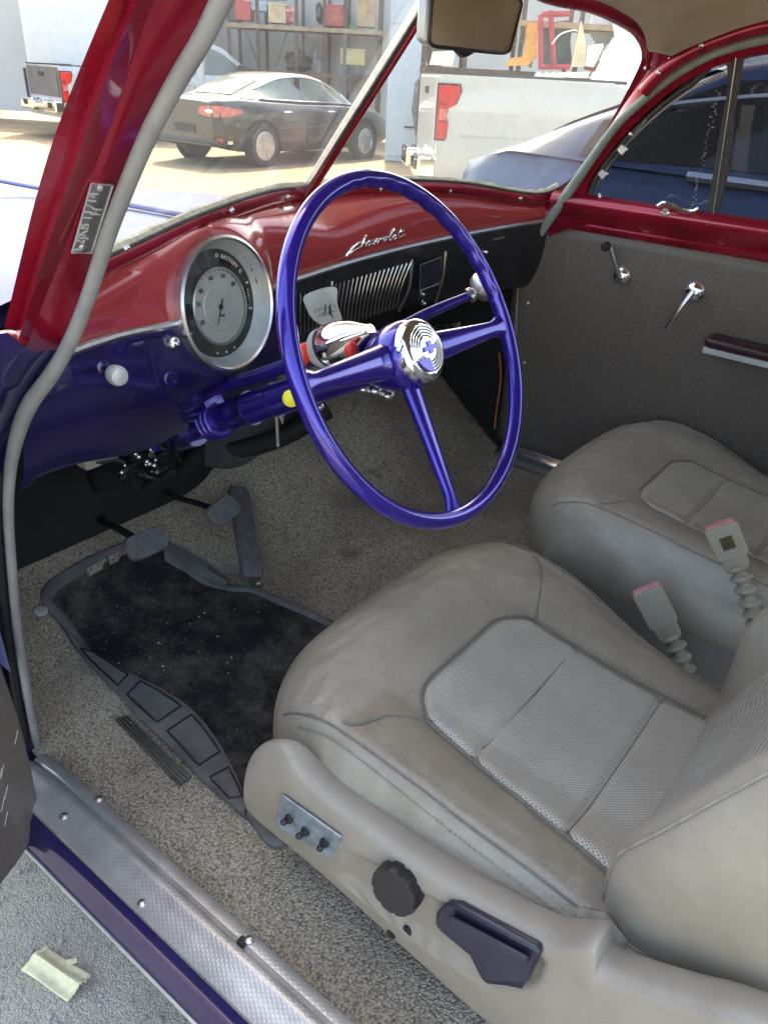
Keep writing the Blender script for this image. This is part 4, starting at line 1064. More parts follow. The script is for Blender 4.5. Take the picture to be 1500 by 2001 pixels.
# ================================================================== SEATS
HW = .297
PATH = spline([(.028, .40, 0), (.045, .46, 0), (.052, .52, 0), (.048, .565, 0), (.030, .600, 0), (-.005, .624, 0), (-.055, .634, 0), (-.13, .626, 0), (-.22, .612, 0), (-.32, .598, 0), (-.42, .590, 0), (-.52, .590, 0), (-.60, .60, 0)], 121)[:, :2]
PATH = PATH+np.array([.020, 0])
CSX = np.array([-.93, -.985, -1.0, -1.0, -.99, -.965, -.92, -.85, -.76, -.66, -.56, -.46])
CSD = np.array([-9, -.155, -.10, -.060, -.030, -.010, .004, .012, .013, .008, .002, 0.0])
def cs(X):          # height added to the cushion at lateral position X (top only)
    return np.interp(abs(X), -CSX[::-1][:12], CSD[::-1])
def cush(X, v, dz=0, below=0):
    i = v*120; y = np.interp(i, range(121), PATH[:, 0]); z = np.interp(i, range(121), PATH[:, 1])
    front = float(sm(np.array(z), .40, .62)) if i < 55 else 1
    bol = float(sm(np.array(-y), -.02, .26))*(1-.55*float(sm(np.array(-y), .36, .55)))
    a = abs(X)
    h = float(np.interp(a, [0, .44, .56, .68, .78, .87, .905, .94, .97, 1.0], [-.006, 0, .012, .026, .031, .028, .018, .002, -.018, -.045]))
    h0 = float(np.interp(a, [0, .6, .85, .90, .95, 1.0], [.004, .002, -.003, -.008, -.022, -.045]))
    if X > .5: h -= .016*float(sm(np.array(X), .5, .9))
    z = z+((1-bol)*h0+bol*h)*(front if i < 50 else 1)
    bk_ = float(sm(np.array(-y), .12, .46)); rt = float(sm(np.array(X), .45, 1.0))
    z = z-.040*bk_*rt+.010*float(sm(np.array(y), -.22, -.02))*front
    y = y-(.115 if X < 0 else .075)*a**4*(1-float(sm(np.array(-y), -.02, .33)))
    hw = HW*(1-.03*(1-front))*(1-.17*bk_*rt)
    return np.array([X*hw, y, z+dz])
def side_profile(s, X0, P, zb):     # drop from the edge point to the bottom
    t = s; x = X0
    return P
def seat_cushion_mesh():
    m = MB(); G = []
    tops = np.concatenate([np.linspace(-1, -.8, 17), np.linspace(-.78, .78, 71), np.linspace(.8, 1, 17)])
    for v in np.linspace(0, 1, 130):
        row = []
        L_, R_ = cush(-1, v), cush(1, v)
        zb = min(.455, L_[2]-.004)
        for s in (1, .85, .6, .35, .15): 
            q = L_.copy(); q[2] = L_[2]+(zb-L_[2])*s; q[0] -= .010*math.sin(math.pi*min(1, s*1.1))**.7-.012*max(0, s-.7)/.3; row.append(q)
        for X in tops:
            P = cush(X, v); mk = float(sm(np.array(abs(X+.06)), .50, .66)) if v > vat(-.13) else float(sm(np.array(v), .16, .26))
            if v > vat(-.16) and X > PX0(0)-.06 and X < PX1(0)+.06: mk *= float(sm(np.array(-.150-P[1]), .012, -.02))
            a1 = mnoise.noise(Vector((P[0]*14, P[1]*38, 3.1))); a2 = mnoise.noise(Vector((P[0]*60+P[1]*22, P[1]*60-P[0]*25, 7.7))); a3 = 1-abs(mnoise.noise(Vector((P[0]*24, P[1]*52, 1.7))))*3
            P[2] += mk*(.0024*a1+.0009*a2-.0012*max(0, a3)); row.append(P)
        for s in (.15, .35, .6, .85, 1):
            q = R_.copy(); q[2] = R_[2]+(zb-R_[2])*s; q[0] += .010*math.sin(math.pi*min(1, s*1.1))**.7-.012*max(0, s-.7)/.3; row.append(q)
        G.append(row)
    return np.array(G)
def vat(y):      # v on the top for a given y
    i = np.arange(45, 121); return float(np.interp(-y, -PATH[45:, 0], i)/120)
SEAT_PANEL = dict(y0=-.140, y1=-.60)
def PX0(t): return -.555-.21*min(t, .8)
def PX1(t): return .405-.02*t
SEAMS = (-.255, -.395)
def insert_mesh(sd=SEAMS):
    p = SEAT_PANEL; nx, ny = 50, 90; G, uv = [], []
    for j in range(ny):
        t = j/(ny-1); y = p['y0']+(p['y1']-p['y0'])*t; row = []
        for i in range(nx):
            s = i/(nx-1); Xx = PX0(t)+(PX1(t)-PX0(t))*s; a = abs(2*s-1)
            yy = y-.035*max(0, (a-.55)/.45)**2.2*max(0, 1-t*3)
            e = min(1, (1-a)/.07, t/.05); pil = -.003+.009*math.sin(min(1, e)*math.pi/2)
            for q in sd: pil -= .006*math.exp(-((y-q)/.006)**2)
            pil -= .0022*math.exp(-((y-(sd[0]+sd[1])/2-.012*math.sin(s*5))/.005)**2)+.0012*math.sin(s*9+y*40)*math.exp(-((y+.22)/.05)**2)
            P = cush(Xx, vat(yy)); P[2] += pil; row.append(P); uv.append((P[0], yy))
        G.append(row)
    return np.array(G), uv
def seam_pts(fn, n, off=.0015):
    return [fn(t)+np.array([0, 0, off]) for t in np.linspace(0, 1, n)]
# backrest: closed rings stacked along a leaning spine
def back_ring(h):
    t = h/.62; y = -.485-.26*t-.04*t*t; z = .545+h*.955
    up = unit((0, -.34-.1*t, .93)); fw = unit(np.cross(up, (1.0, 0, 0))); fw = fw if fw[1] > 0 else -fw
    hw = (.262+.022*float(sm(np.array(h), .02, .22))-.09*max(0, (t-.55)/.45)**2)
    bol = .062*float(sm(np.array(h), -.03, .14))*(1-.8*float(sm(np.array(h), .40, .60)))
    pts = []
    N = 56
    for k in range(N):
        a = 2*math.pi*k/N; ca, sa = math.cos(a), math.sin(a)
        X = np.sign(ca)*abs(ca)**.55; D = np.sign(sa)*abs(sa)**.5
        d = .072*D
        if D > 0: d += bol*float(np.interp(abs(X), [0, .5, .66, .80, .9, 1.0], [-.12, -.02, .35, .92, 1.0, .8]))*min(1, D*1.6)
        pts.append(np.array([X*hw, y, z])+fw*(d-.03))
    return np.array(pts), fw, up, hw, bol
def back_mesh():
    G = []
    for h in np.concatenate([[-.055, -.05], np.linspace(-.035, .56, 36), [.585, .605, .618, .624]]):
        P, fw, up, hw, bol = back_ring(h); s = 1
        if h < -.03: s = .88 if h < -.052 else .95
        if h > .57: s = [1, .97, .88, .70, .4][int((h > .58))+int(h > .6)+int(h > .61)+int(h > .62)]
        c = P.mean(0); G.append(c+(P-c)*s)
    m = MB(); m.grid(np.array(G), True); n = 56; k = len(G); m.f += [tuple(range(n))[::-1], tuple((k-1)*n+i for i in range(n))]
    return m
def back_front(X, h, off=0):
    P, fw, up, hw, bol = back_ring(h); t = h/.62; y = -.485-.26*t-.04*t*t; z = .545+h*.955
    d = .072+bol*float(np.interp(abs(X), [0, .5, .66, .80, .9, 1.0], [-.12, -.02, .35, .92, 1.0, .8]))
    return np.array([X*hw, y, z])+fw*(d-.03+off)
def make_seat(x0, label, driver):
    st = thing('car_seat', (x0, -.2, .385), label, 'car seat', 'leather front seats')
    O = np.array([x0, 0, 0])
    mat = M_['leather'] if driver else M_['leathers']
    m = MB(); m.grid(seat_cushion_mesh()+O); cu = m.build('seat_cushion', mat, st, angle=70)
    G, uv = insert_mesh(); m = MB(); m.grid(G+O); ins = m.build('cushion_insert', M_['leatherp'] if driver else M_['leatheri'], cu, uv=uv, angle=80)
    p = SEAT_PANEL
    m = MB()
    yr = p['y1']-p['y0']
    for q in SEAMS:
        tt = (q-p['y0'])/yr; m.tube([cush(PX0(tt)+(PX1(tt)-PX0(tt))*s_, vat(q))+O+np.array([0, 0, .0004]) for s_ in np.linspace(.0, 1.0, 26)], .0011, 6)
    bx = []
    for s_ in np.linspace(0, 1, 60):
        a = abs(2*s_-1); bx.append(cush(PX0(0)+(PX1(0)-PX0(0))*s_, vat(p['y0']-.035*max(0, (a-.55)/.45)**2.2)))
    lft = [cush(PX0(t)-.012, vat(p['y0']+yr*t)) for t in np.linspace(.12, 1, 40)]; rgt = [cush(PX1(t)+.012, vat(p['y0']+yr*t)) for t in np.linspace(.12, 1, 40)]
    m.tube([q+O+np.array([0, 0, .0022]) for q in spline(lft[::-1][::3]+bx[::6]+[bx[-1]]+rgt[::3], 160)], .0017, 8)
    # bolster to front seams
    for sg, x_in in ((-1, PX0(0)), (1, PX1(0))):
        q = spline([cush(x_in, vat(-.185)), cush(sg*.70, vat(-.135)), cush(sg*.84, vat(-.080)), cush(sg*.885, .43)], 30); m.tube([a_+O+np.array([0, 0, .0010]) for a_ in q], .0013, 6)
    # outer seam along the bolster edge, across the nose
    for sg in (-1, 1):
        q = [cush(sg*(.89), v) for v in np.linspace(.34, .97, 70)]; m.tube([a_+O+np.array([0, 0, .0010]) for a_ in q], .0016, 6)
    m.build('cushion_seam', M_['seamd'] if driver else M_['stitch'], cu)
    if driver:
        m = MB()
        for v in np.linspace(.40, .95, 92):
            a_, b_ = cush(-.925, v), cush(-.925, v+.0034); m.tube([a_+O+np.array([-.0006, 0, .0008]), b_+O+np.array([-.0006, 0, .0008])], .0012, 5)
        m.build('stitching', M_['stitch'], cu)
    else:      # tall cloth skirt of the far seat
        m = MB(); G = []
        loop = [cush(-1, v) for v in np.linspace(1, .30, 40)]+[cush(X, .18) for X in np.linspace(-.97, .97, 20)]+[cush(1, v) for v in np.linspace(.30, 1, 40)]
        for s, inset, zz in ((0, .002, .505), (.3, -.004, .48), (.6, -.004, .44), (1, .004, .385)):
            G.append([np.array([q[0]*(1-inset*2)*.985, q[1]-.030-inset, zz])+O for q in loop])
        m.grid(G); m.build('seat_skirt', M_['clothgrey'], st)
        m = MB(); m.tube([np.array([q[0]*.985, q[1]-.030, .507])+O for q in loop], .003, 6); m.build('skirt_welt', M_['stitch'], st)
    m = back_mesh(); m.v = [tuple(np.array(q)+O) for q in m.v]; bk = m.build('backrest', M_['leathers'], st, angle=70)
    G, uv = [], []
    for h in np.linspace(.0, .50, 40):
        row = []
        for s in np.linspace(0, 1, 26):
            X = -.52+1.04*s; e = min(1, min(s, 1-s)/.06); row.append(back_front(X, h, -.003+.007*math.sin(e*math.pi/2)-.003*math.exp(-((X+.12)/.02)**2)-.003*math.exp(-((X-.22)/.02)**2))+O); uv.append((X*.27, h))
        G.append(row)
    m = MB(); m.grid(G); m.build('backrest_insert', M_['leatherr'] if driver else M_['leathers'], bk, uv=uv, angle=80)
    m = MB()
    for X in (-.12, .22): m.tube([back_front(X, h, .0005)+O for h in np.linspace(.0, .5, 30)], .0012, 5)
    for sg in (-1, 1):
        q = []
        for h in np.linspace(-.03, .56, 50):
            P, fw, up, hw, bol = back_ring(h); k = 23 if sg < 0 else 5; q.append(P[k]+np.array([sg*.001, 0, .0006])+O)
        m.tube(q, .0017, 6)
        if driver:
            for i in range(0, 49): m.tube([q[i]*.55+q[i+1]*.45+np.array([-.004*0, -.006, -.001]), q[i]*.05+q[i+1]*.95+np.array([0, -.006, -.001])], .0013, 5)
    m.build('backrest_seam', M_['stitch'], bk)
    m = MB()
    for sx in (-.21, .21): m.box(O+np.array([sx, -.24, .395]), (.04, .52, .03))
    m.box(O+np.array([0, -.26, .435]), (.46, .46, .05)); m.build('seat_rail', M_['void'], st, smooth=False, bevel=.003)
    return st, cu, bk
SX = -.360
dseat, dcu, dbk = make_seat(SX, 'worn beige leather driver seat with perforated centre and side switches, beside the metal sill plate', True)
pseat, pcu, pbk = make_seat(.395, 'smooth beige far passenger seat with tall grey skirt beside the dark door panel', False)

# driver seat side valance with its controls
vx = -.688
Vtop = [(478, 1540), (482, 1502), (500, 1466), (530, 1452), (560, 1468), (600, 1530), (680, 1600), (800, 1688), (930, 1770), (1060, 1840), (1150, 1852), (1165, 1872), (1170, 1900), (1215, 1925), (1330, 1965), (1420, 1990), (1520, 2030), (1700, 2110)]
Vbot = [(1700, 2450), (1520, 2330), (1240, 2200), (960, 2003), (800, 1862), (620, 1700), (500, 1600), (482, 1570)]
def vp(a_, b_, off=0): return U(a_, b_, 0, vx-off)
top = spline([vp(*p) for p in Vtop], 140)
low = spline([vp(*p) for p in Vbot[::-1]], 140)
G = []
for s in np.linspace(0, 1, 60):
    row = []
    for a_, b_ in zip(top, low):
        p = a_*(1-s)+b_*s; p = p+np.array([-.010*math.sin(math.pi*s)**.6, 0, 0]); row.append(p)
    G.append(row)
G = np.array(G)
# the nose turns inwards, the top edge rolls over
for j in range(140):
    f = 1-sm(np.array(j/139), 0, .10); G[:, j, 0] += .06*f**2
SCP = spline([(662, 1725, 0), (672, 1695, 0), (705, 1672, 0), (790, 1722, 0), (870, 1768, 0), (1050, 1862, 0), (1062, 1905, 0), (1035, 1935, 0), (940, 1925, 0), (860, 1878, 0), (745, 1790, 0)], 80, True)[:, :2]
def inpoly(x, y):
    c = False; n = len(SCP)
    for i in range(n):
        x0, y0 = SCP[i]; x1, y1 = SCP[i-1]
        if (y0 > y) != (y1 > y) and x < (x1-x0)*(y-y0)/(y1-y0)+x0: c = not c
    return c
for a_ in range(G.shape[0]):
    for b_ in range(G.shape[1]):
        v_ = G[a_, b_]-CAM; zc = v_@CF; px_, py_ = 750+FPX*(v_@CX)/zc, 1000.5+FPX*(v_@CY)/zc
        if inpoly(px_, py_):
            d_ = np.min(np.hypot(SCP[:, 0]-px_, SCP[:, 1]-py_)); G[a_, b_, 0] += .010*float(sm(np.array(d_), 0, 20))
rw = (.25+.75*sm(np.linspace(0, 1, 140), .16, .34))[:, None]
roll = [G[0]+np.array([.045, 0, -.012])*rw, G[0]+np.array([.03, 0, .001])*rw, G[0]+np.array([.012, 0, .003])*rw]
nose = np.array([G[:, 0]+np.array([.10, -.012, 0])])
m = MB(); m.grid(np.concatenate([np.array(roll), G])); val = m.build('side_valance', M_['beige'], dseat, angle=60)
m = MB(); m.grid([G[:, 0]+np.array([d, y, 0]) for d, y in ((0, 0), (.02, .004), (.05, .004), (.10, -.01))]); m.build('valance_nose', M_['beige'], val)
# shallow scooped recess lines pressed in the valance
def vsurf(px, py):
    x = vx
    for _ in range(5):
        P = U(px, py, 0, x); dd_ = np.linalg.norm(G.reshape(-1, 3)[:, 1:]-P[1:], axis=1); k = np.argsort(dd_)[:4]; x = float(np.mean(G.reshape(-1, 3)[k, 0]))
    return U(px, py, 0, x)
q = [vsurf(*p) for p in ((556, 1550), (671, 1632), (648, 1682), (541, 1606))]
vn = unit(np.cross(q[1]-q[0], q[3]-q[0])); vn = vn if vn[0] < 0 else -vn
qm = sum(q)/4; q = [qm+(p-qm)-vn*((p-qm)@vn) for p in q]
m = MB(); m.prism([p+vn*.001 for p in q], vn*.0025); swp = m.build('switch_plate', M_['zinc'], val, smooth=False, bevel=.0006)
for a_, b_, tx, ty in ((566, 1599, -12, 8), (598, 1624, -14, 10), (635, 1646, -10, 12)):
    P = UP(a_, b_, qm+vn*.0035, vn); m = MB(); m.lathe([(.0062, 0), (.006, .004), (.0035, .005), (.0035, .007)], P, vn, 14)
    Q = UP(a_+tx, b_+ty, qm+vn*.014, vn); m.tube([P+vn*.006, Q], [.0028, .0042], 10); m.sphere(Q, .0043, 10, 6); m.build('toggle_switch', M_['black'], swp)
KP = vsurf(788, 1722); kn = unit((-1, -.05, .18))
m = MB(); n = 72; Gk = []
for r_, h, am in ((.027, -.01, 0), (.0285, .002, .04), (.0295, .006, .07), (.0295, .018, .07), (.028, .022, .07), (.0235, .0225, 0), (.004, .0225, 0)):
    e = unit(np.cross([0, 0, 1.0], kn)); g_ = np.cross(kn, e)
    Gk.append([KP+kn*h+(r_*(1-am*(1 if (k % 8) in (0, 1) else 0)))*(math.cos(2*math.pi*k/n)*e+math.sin(2*math.pi*k/n)*g_) for k in range(n)])
m.grid(Gk, True); m.f.append(tuple(6*n+k for k in range(n))); m.build('round_knob', M_['black'], val, angle=30)
lv = [vsurf(*p)+np.array([.002, 0, 0]) for p in ((880, 1758), (905, 1760), (1060, 1842), (1062, 1856), (1038, 1908), (1030, 1914), (958, 1914), (950, 1902), (925, 1858), (870, 1812), (858, 1798), (860, 1775))]
m = MB(); m.prism(lv, (-.012, 0, .002)); lvo = m.build('recliner_lever', M_['navy'], val, bevel=.005, seg=3)
m = MB(); a_, b_ = vsurf(892, 1770)+np.array([-.011, 0, 0]), vsurf(1046, 1850)+np.array([-.011, 0, 0]); d_ = vsurf(1040, 1895)-vsurf(1050, 1850); m.prism([a_, b_, b_+d_*.35, a_+d_*.55], (-.006, 0, .004)); m.build('lever_grip', M_['navy'], lvo, bevel=.004, seg=3)
for a_, b_ in ((765, 1825), (797, 1818)):
    m = MB(); m.lathe([(.0062, -.001), (.0062, .0012)], vsurf(a_, b_)+np.array([-.0006, 0, 0]), (-1, 0, 0), 16); m.build('screw_hole', M_['ink'], val)
# cloth flap behind the cushion
m = MB(); fl = [vp(a_, b_, -.062) for a_, b_ in ((1096, 1768), (1180, 1786), (1225, 1840), (1212, 1885), (1150, 1858), (1098, 1838))]
gq = [[fl[0]*(1-t)+fl[1]*t, (fl[0]*(1-t)+fl[1]*t)*.5+(fl[5]*(1-t)+fl[4]*t)*.5+np.array([-.012, 0, 0]), fl[5]*(1-t)+fl[4]*t] for t in np.linspace(0, 1, 8)]+[[fl[1]*(1-t)+fl[2]*t, (fl[1]*(1-t)+fl[2]*t)*.5+(fl[4]*(1-t)+fl[3]*t)*.5+np.array([-.012, 0, 0]), fl[4]*(1-t)+fl[3]*t] for t in np.linspace(.1, 1, 8)]
m.grid(gq); m.build('cloth_flap', simple('tan_grey_cloth', (.22, .20, .17), .9, 0, .25, 60, .4, .002, 300), dseat, solid=.006)

# ================================================================== SEAT BELT BUCKLES
def buckle(label, px, D, ctr, tp, bt, wpx, window=False):
    # body from the stalk end (bt) to the red button (tp), pixels on a plane facing the driver's door
    T_, B_ = U(*tp, 0, D), U(*bt, 0, D)
    ax = unit(T_-B_); e = unit(np.cross(ax, [0, 1.0, .2])); e = unit(np.array([.35, -.9, 0.0])-ax*(np.array([.35, -.9, 0.0])@ax)); g_ = np.cross(ax, e)
    o = thing('seat_belt_buckle', tuple(B_), label, 'seat belt', 'seat belt buckles between the seats')
    Ln = np.linalg.norm(T_-B_); w2, t2 = .0265, .0155
    m = MB(); G = []
    for s, k in ((0, .62), (.05, .74), (.30, .80), (.31, .96), (.96, 1.0), (1.0, .96)):
        c = B_+ax*Ln*s; G.append([c+e*w2*k*a_+g_*t2*(k if s < .3 else 1)*b_ for a_, b_ in ((-1, -1), (1, -1), (1, 1), (-1, 1))])
    m.grid(G, True); m.f += [(0, 1, 2, 3), (20, 23, 22, 21)]; bd_ = m.build('buckle_body', M_['belt'], o, smooth=False, bevel=.003)
    m = MB(); m.frame_box(T_-e*w2*.86-g_*t2*.55-ax*.004, e*w2*1.72, g_*t2*1.3, ax*.0065); m.build('release_button', M_['redp'], o, bevel=.0015)
    if window:
        c = B_+ax*Ln*.62; s_ = 1 if g_@(CAM-c) > 0 else -1
        m = MB(); m.frame_box(c-e*.010-ax*.011+g_*s_*t2*.98, e*.020, ax*.022, g_*s_*.0012); m.build('buckle_window', simple('brass_pawl', (.10, .085, .04), .4, .5, .4, 90), o, smooth=False)
    m = MB(); pts = []; rr_ = []
    end = B_-ax*.07+np.array([.0, -.015, -.03])
    cpts = spline([B_+ax*.005, B_-ax*.03, B_*.3+(end)*.7, end], 44)
    for k in range(44): pts.append(cpts[k]); rr_.append(.0150+.0048*math.sin(k*2*math.pi*5.5/44))
    m.tube(pts, rr_, 16); m.build('ribbed_stalk', M_['belt'], o)
    return o
buckle('beige belt buckle with red button on a ribbed stalk, standing between the two seats', 0, .012, 0, (1262, 1150), (1310, 1245), 0)
buckle('beige belt buckle with square window and red button, beside the passenger seat cushion', 0, .070, 0, (1405, 1025), (1440, 1108), 0, True)

# ================================================================== FLOOR MAT
mt = thing('floor_mat', (-.4, .3, .385), 'black dusty rubber floor mat with ribbed raised border in the driver footwell', 'floor mat')
def fl_pt(px, py, off=.004):
    z = .40
    for _ in range(14):
        P = U(px, py, 2, z); z = .6*z+.4*(float(zfloor(P[0], P[1]))+off)
    return U(px, py, 2, z)
outl = [(80, 1165), (100, 1135), (160, 1098), (232, 1066), (290, 1050), (330, 1060), (360, 1095), (400, 1128), (455, 1146), (500, 1150), (560, 1175), (650, 1215), (760, 1280), (700, 1450), (560, 1650), (478, 1596), (390, 1520), (300, 1425), (225, 1350), (165, 1288), (120, 1225), (90, 1190)]
O2 = np.array([fl_pt(*p)[:2] for p in outl]); O2 = spline(np.c_[O2, np.zeros(len(O2))], 130, True)[:, :2]
cen = np.array([-.40, .36])
def mat_ring(k, off, shift=0):
    out = []
    for p in O2:
        q = cen+(p-cen)*k; out.append((q[0], q[1], float(zfloor(q[0], q[1]))+off))
    return np.array(out)
def shrink(d):
    P = O2; t = np.roll(P, -1, 0)-np.roll(P, 1, 0); t /= np.linalg.norm(t, axis=1)[:, None]+1e-9; n_ = np.c_[-t[:, 1], t[:, 0]]
    s_ = np.sign(((cen-P)*n_).sum(1).mean()); return P+n_*d*s_
G = []
for d, h in ((0, .001), (0, .007), (.004, .011), (.012, .012), (.018, .009), (.02, .006)):
    q = shrink(d); G.append([(a_, b_, float(zfloor(a_, b_))+h) for a_, b_ in q])
m = MB(); m.grid(G, True); m.build('mat_rim', M_['matrim'], mt)
m = MB(); q = shrink(.017); G = []
for k in np.linspace(1, .02, 16):
    G.append([(c[0], c[1], float(zfloor(c[0], c[1]))+.006) for c in (cen+(p-cen)*k for p in q)])
m.grid(G, True); m.f.append(tuple(15*130+i for i in range(130))); m.build('mat_tray', M_['mat'], mt)
# raised ribbed band along the inner side
i1 = [(150, 1262), (205, 1290), (255, 1318), (330, 1355), (390, 1400), (440, 1470), (480, 1560), (478, 1596)]
i0 = [(120, 1225), (165, 1288), (225, 1350), (270, 1400), (320, 1447), (380, 1510), (440, 1565), (478, 1596)]
a_ = spline([fl_pt(*p, .012) for p in i0], 60); b_ = spline([fl_pt(*p, .012) for p in i1], 60)
m = MB(); m.grid([a_, a_*.97+b_*.03+np.array([0, 0, .006]), a_*.5+b_*.5+np.array([0, 0, .007]), a_*.05+b_*.95+np.array([0, 0, .006]), b_-np.array([0, 0, .004])]); band = m.build('heel_band', M_['matrim'], mt)
m = MB()
for u0, u1 in ((6, 17), (20, 30), (33, 42), (45, 51)):
    L_ = [a_[i]*.84+b_[i]*.16 for i in range(u0, u1+1)]+[b_[i]*.84+a_[i]*.16 for i in range(u1, u0-1, -1)]
    m.tube([p+np.array([0, 0, .0070]) for p in L_], .0019, 6, closed=True)
m.build('band_ribs', M_['ink'], mt)
# slotted front edge and upper flap
for pts in ([(168, 1112), (206, 1092), (200, 1112), (172, 1128)], [(212, 1088), (238, 1078), (232, 1096), (214, 1104)]):
    m = MB(); q = [fl_pt(*p, .013) for p in pts]; m.prism(q, (0, 0, .001)); m.build('carpet_slot', M_['carpet'], mt, smooth=False)
m = MB(); fa = [fl_pt(*p, .012) for p in ((318, 1062), (350, 1068), (400, 1098), (450, 1135))]; fb = [fl_pt(*p, .008) for p in ((322, 1096), (350, 1112), (395, 1134), (440, 1148))]
A2, B2 = spline(fa, 24), spline(fb, 24); m.grid([A2, A2*.5+B2*.5+np.array([0, 0, .008]), B2]); m.build('mat_flap', M_['matrim'], mt)
m = MB(); m.lathe([(.012, 0), (.012, .003), (.008, .005), (.003, .005), (.003, .003), (.001, .003)], fl_pt(80, 1195, .01), unit((0, -.3, 1)), 24); m.build('mat_button', M_['bezel'], mt)
# grit scattered on the mat
m = MB()
for k in range(150):
    a1, b1 = rng.normal(330, 110), rng.normal(1270, 70)
    if not (150 < a1 < 560 and 1140 < b1 < 1470): continue
    r_ = float(rng.choice([.0006, .0008, .0011, .0018], p=[.5, .3, .15, .05])); m.sphere(fl_pt(a1, b1, .0065), r_, 6, 4, (1, rng.uniform(.6, 1.6), .6))
setp(m.build('grit', simple('pale_grit', (.55, .52, .45), .9, 0, .2, 90, 0)), 'pale crumbs of grit scattered over the black floor mat', 'grit', kind='stuff')
# heel plate on the carpet
m = MB(); q = [fl_pt(*p, .004) for p in ((225, 1405), (250, 1400), (372, 1518), (350, 1536))]
G = [[q[0]*(1-s)*(1-t)+q[1]*s*(1-t)+q[3]*(1-s)*t+q[2]*s*t+np.array([0, 0, .0018*math.sin(s*math.pi*7)+.002]) for s in np.linspace(0, 1, 36)] for t in np.linspace(0, 1, 4)]
M_['heel'] = simple('ribbed_brown_vinyl', (.085, .072, .058), .5, 0, .25, 40, .1)
m.grid(G); m.build('heel_plate', M_['heel'], car, solid=.004)
# handwritten paper tucked in the grille
q = [px_blk(*p)+np.array([0, -.012, 0]) for p in ((588, 574), (645, 558), (650, 590), (664, 640), (640, 643), (606, 624), (590, 600))]
pq = spline(q, 40, True)
m = MB(); m.prism(pq, (0, .0012, 0)); pap = setp(m.build('paper_note', M_['white'], smooth=False), 'white handwritten paper note tucked in the dashboard grille behind the steering wheel', 'note')
m = MB()
for r0, y0 in ((0, 604), (1, 614)):
    pts = [px_blk(604+r0*8+t*(44-r0*10), y0-t*10+3*math.sin(t*37)+1.5*math.sin(t*61))+np.array([0, -.0126, 0]) for t in np.linspace(0, 1, 50)]
    m.tube(pts, .0004, 4)
m.build('handwriting', M_['dialdark'], pap)

# ================================================================== GROUND LITTER
q = [U(a_, b_, 2, .008) for a_, b_ in ((42, 1900), (92, 1852), (180, 1912), (132, 1960))]
G = []
for t in np.linspace(0, 1, 16):
    row = []
    for s in np.linspace(0, 1, 14):
        p = q[0]*(1-s)*(1-t)+q[1]*s*(1-t)+q[3]*(1-s)*t+q[2]*s*t
        zz = .006+.012*math.exp(-((s-.55)/.16)**2)*(.6+.4*math.sin(t*3))+.003*math.sin(t*5+s*3); edge = .004*math.sin(s*40)*(t > .97)
        row.append(p+np.array([edge, edge, zz]))
    G.append(row)
m = MB(); m.grid(G); tp = setp(m.build('tape_scrap', M_['tape'], solid=.002), 'crumpled scrap of cream masking tape lying on the grey asphalt by the sill', 'litter')
m = MB(); q = [U(a_, b_, 2, .02) for a_, b_ in ((128, 1878), (150, 1873), (151, 1882), (135, 1886))]; m.prism(q, (0, 0, .0015)); m.build('torn_strip', M_['tape'], tp, smooth=False)
m = MB()
for k in range(260):
    P = U(rng.uniform(-30, 400), rng.uniform(1690, 2060), 2, .004); r_ = float(rng.choice([.002, .003, .005], p=[.6, .32, .08])); m.sphere(P+np.array([0, 0, r_*.3]), r_, 6, 4, (1, rng.uniform(.6, 1.3), .6))
setp(m.build('gravel', simple('grey_pebbles', (.30, .30, .29), .9, 0, .5, 4, 0)), 'small grey pebbles loose on the asphalt beside the car sill', 'gravel', kind='stuff')

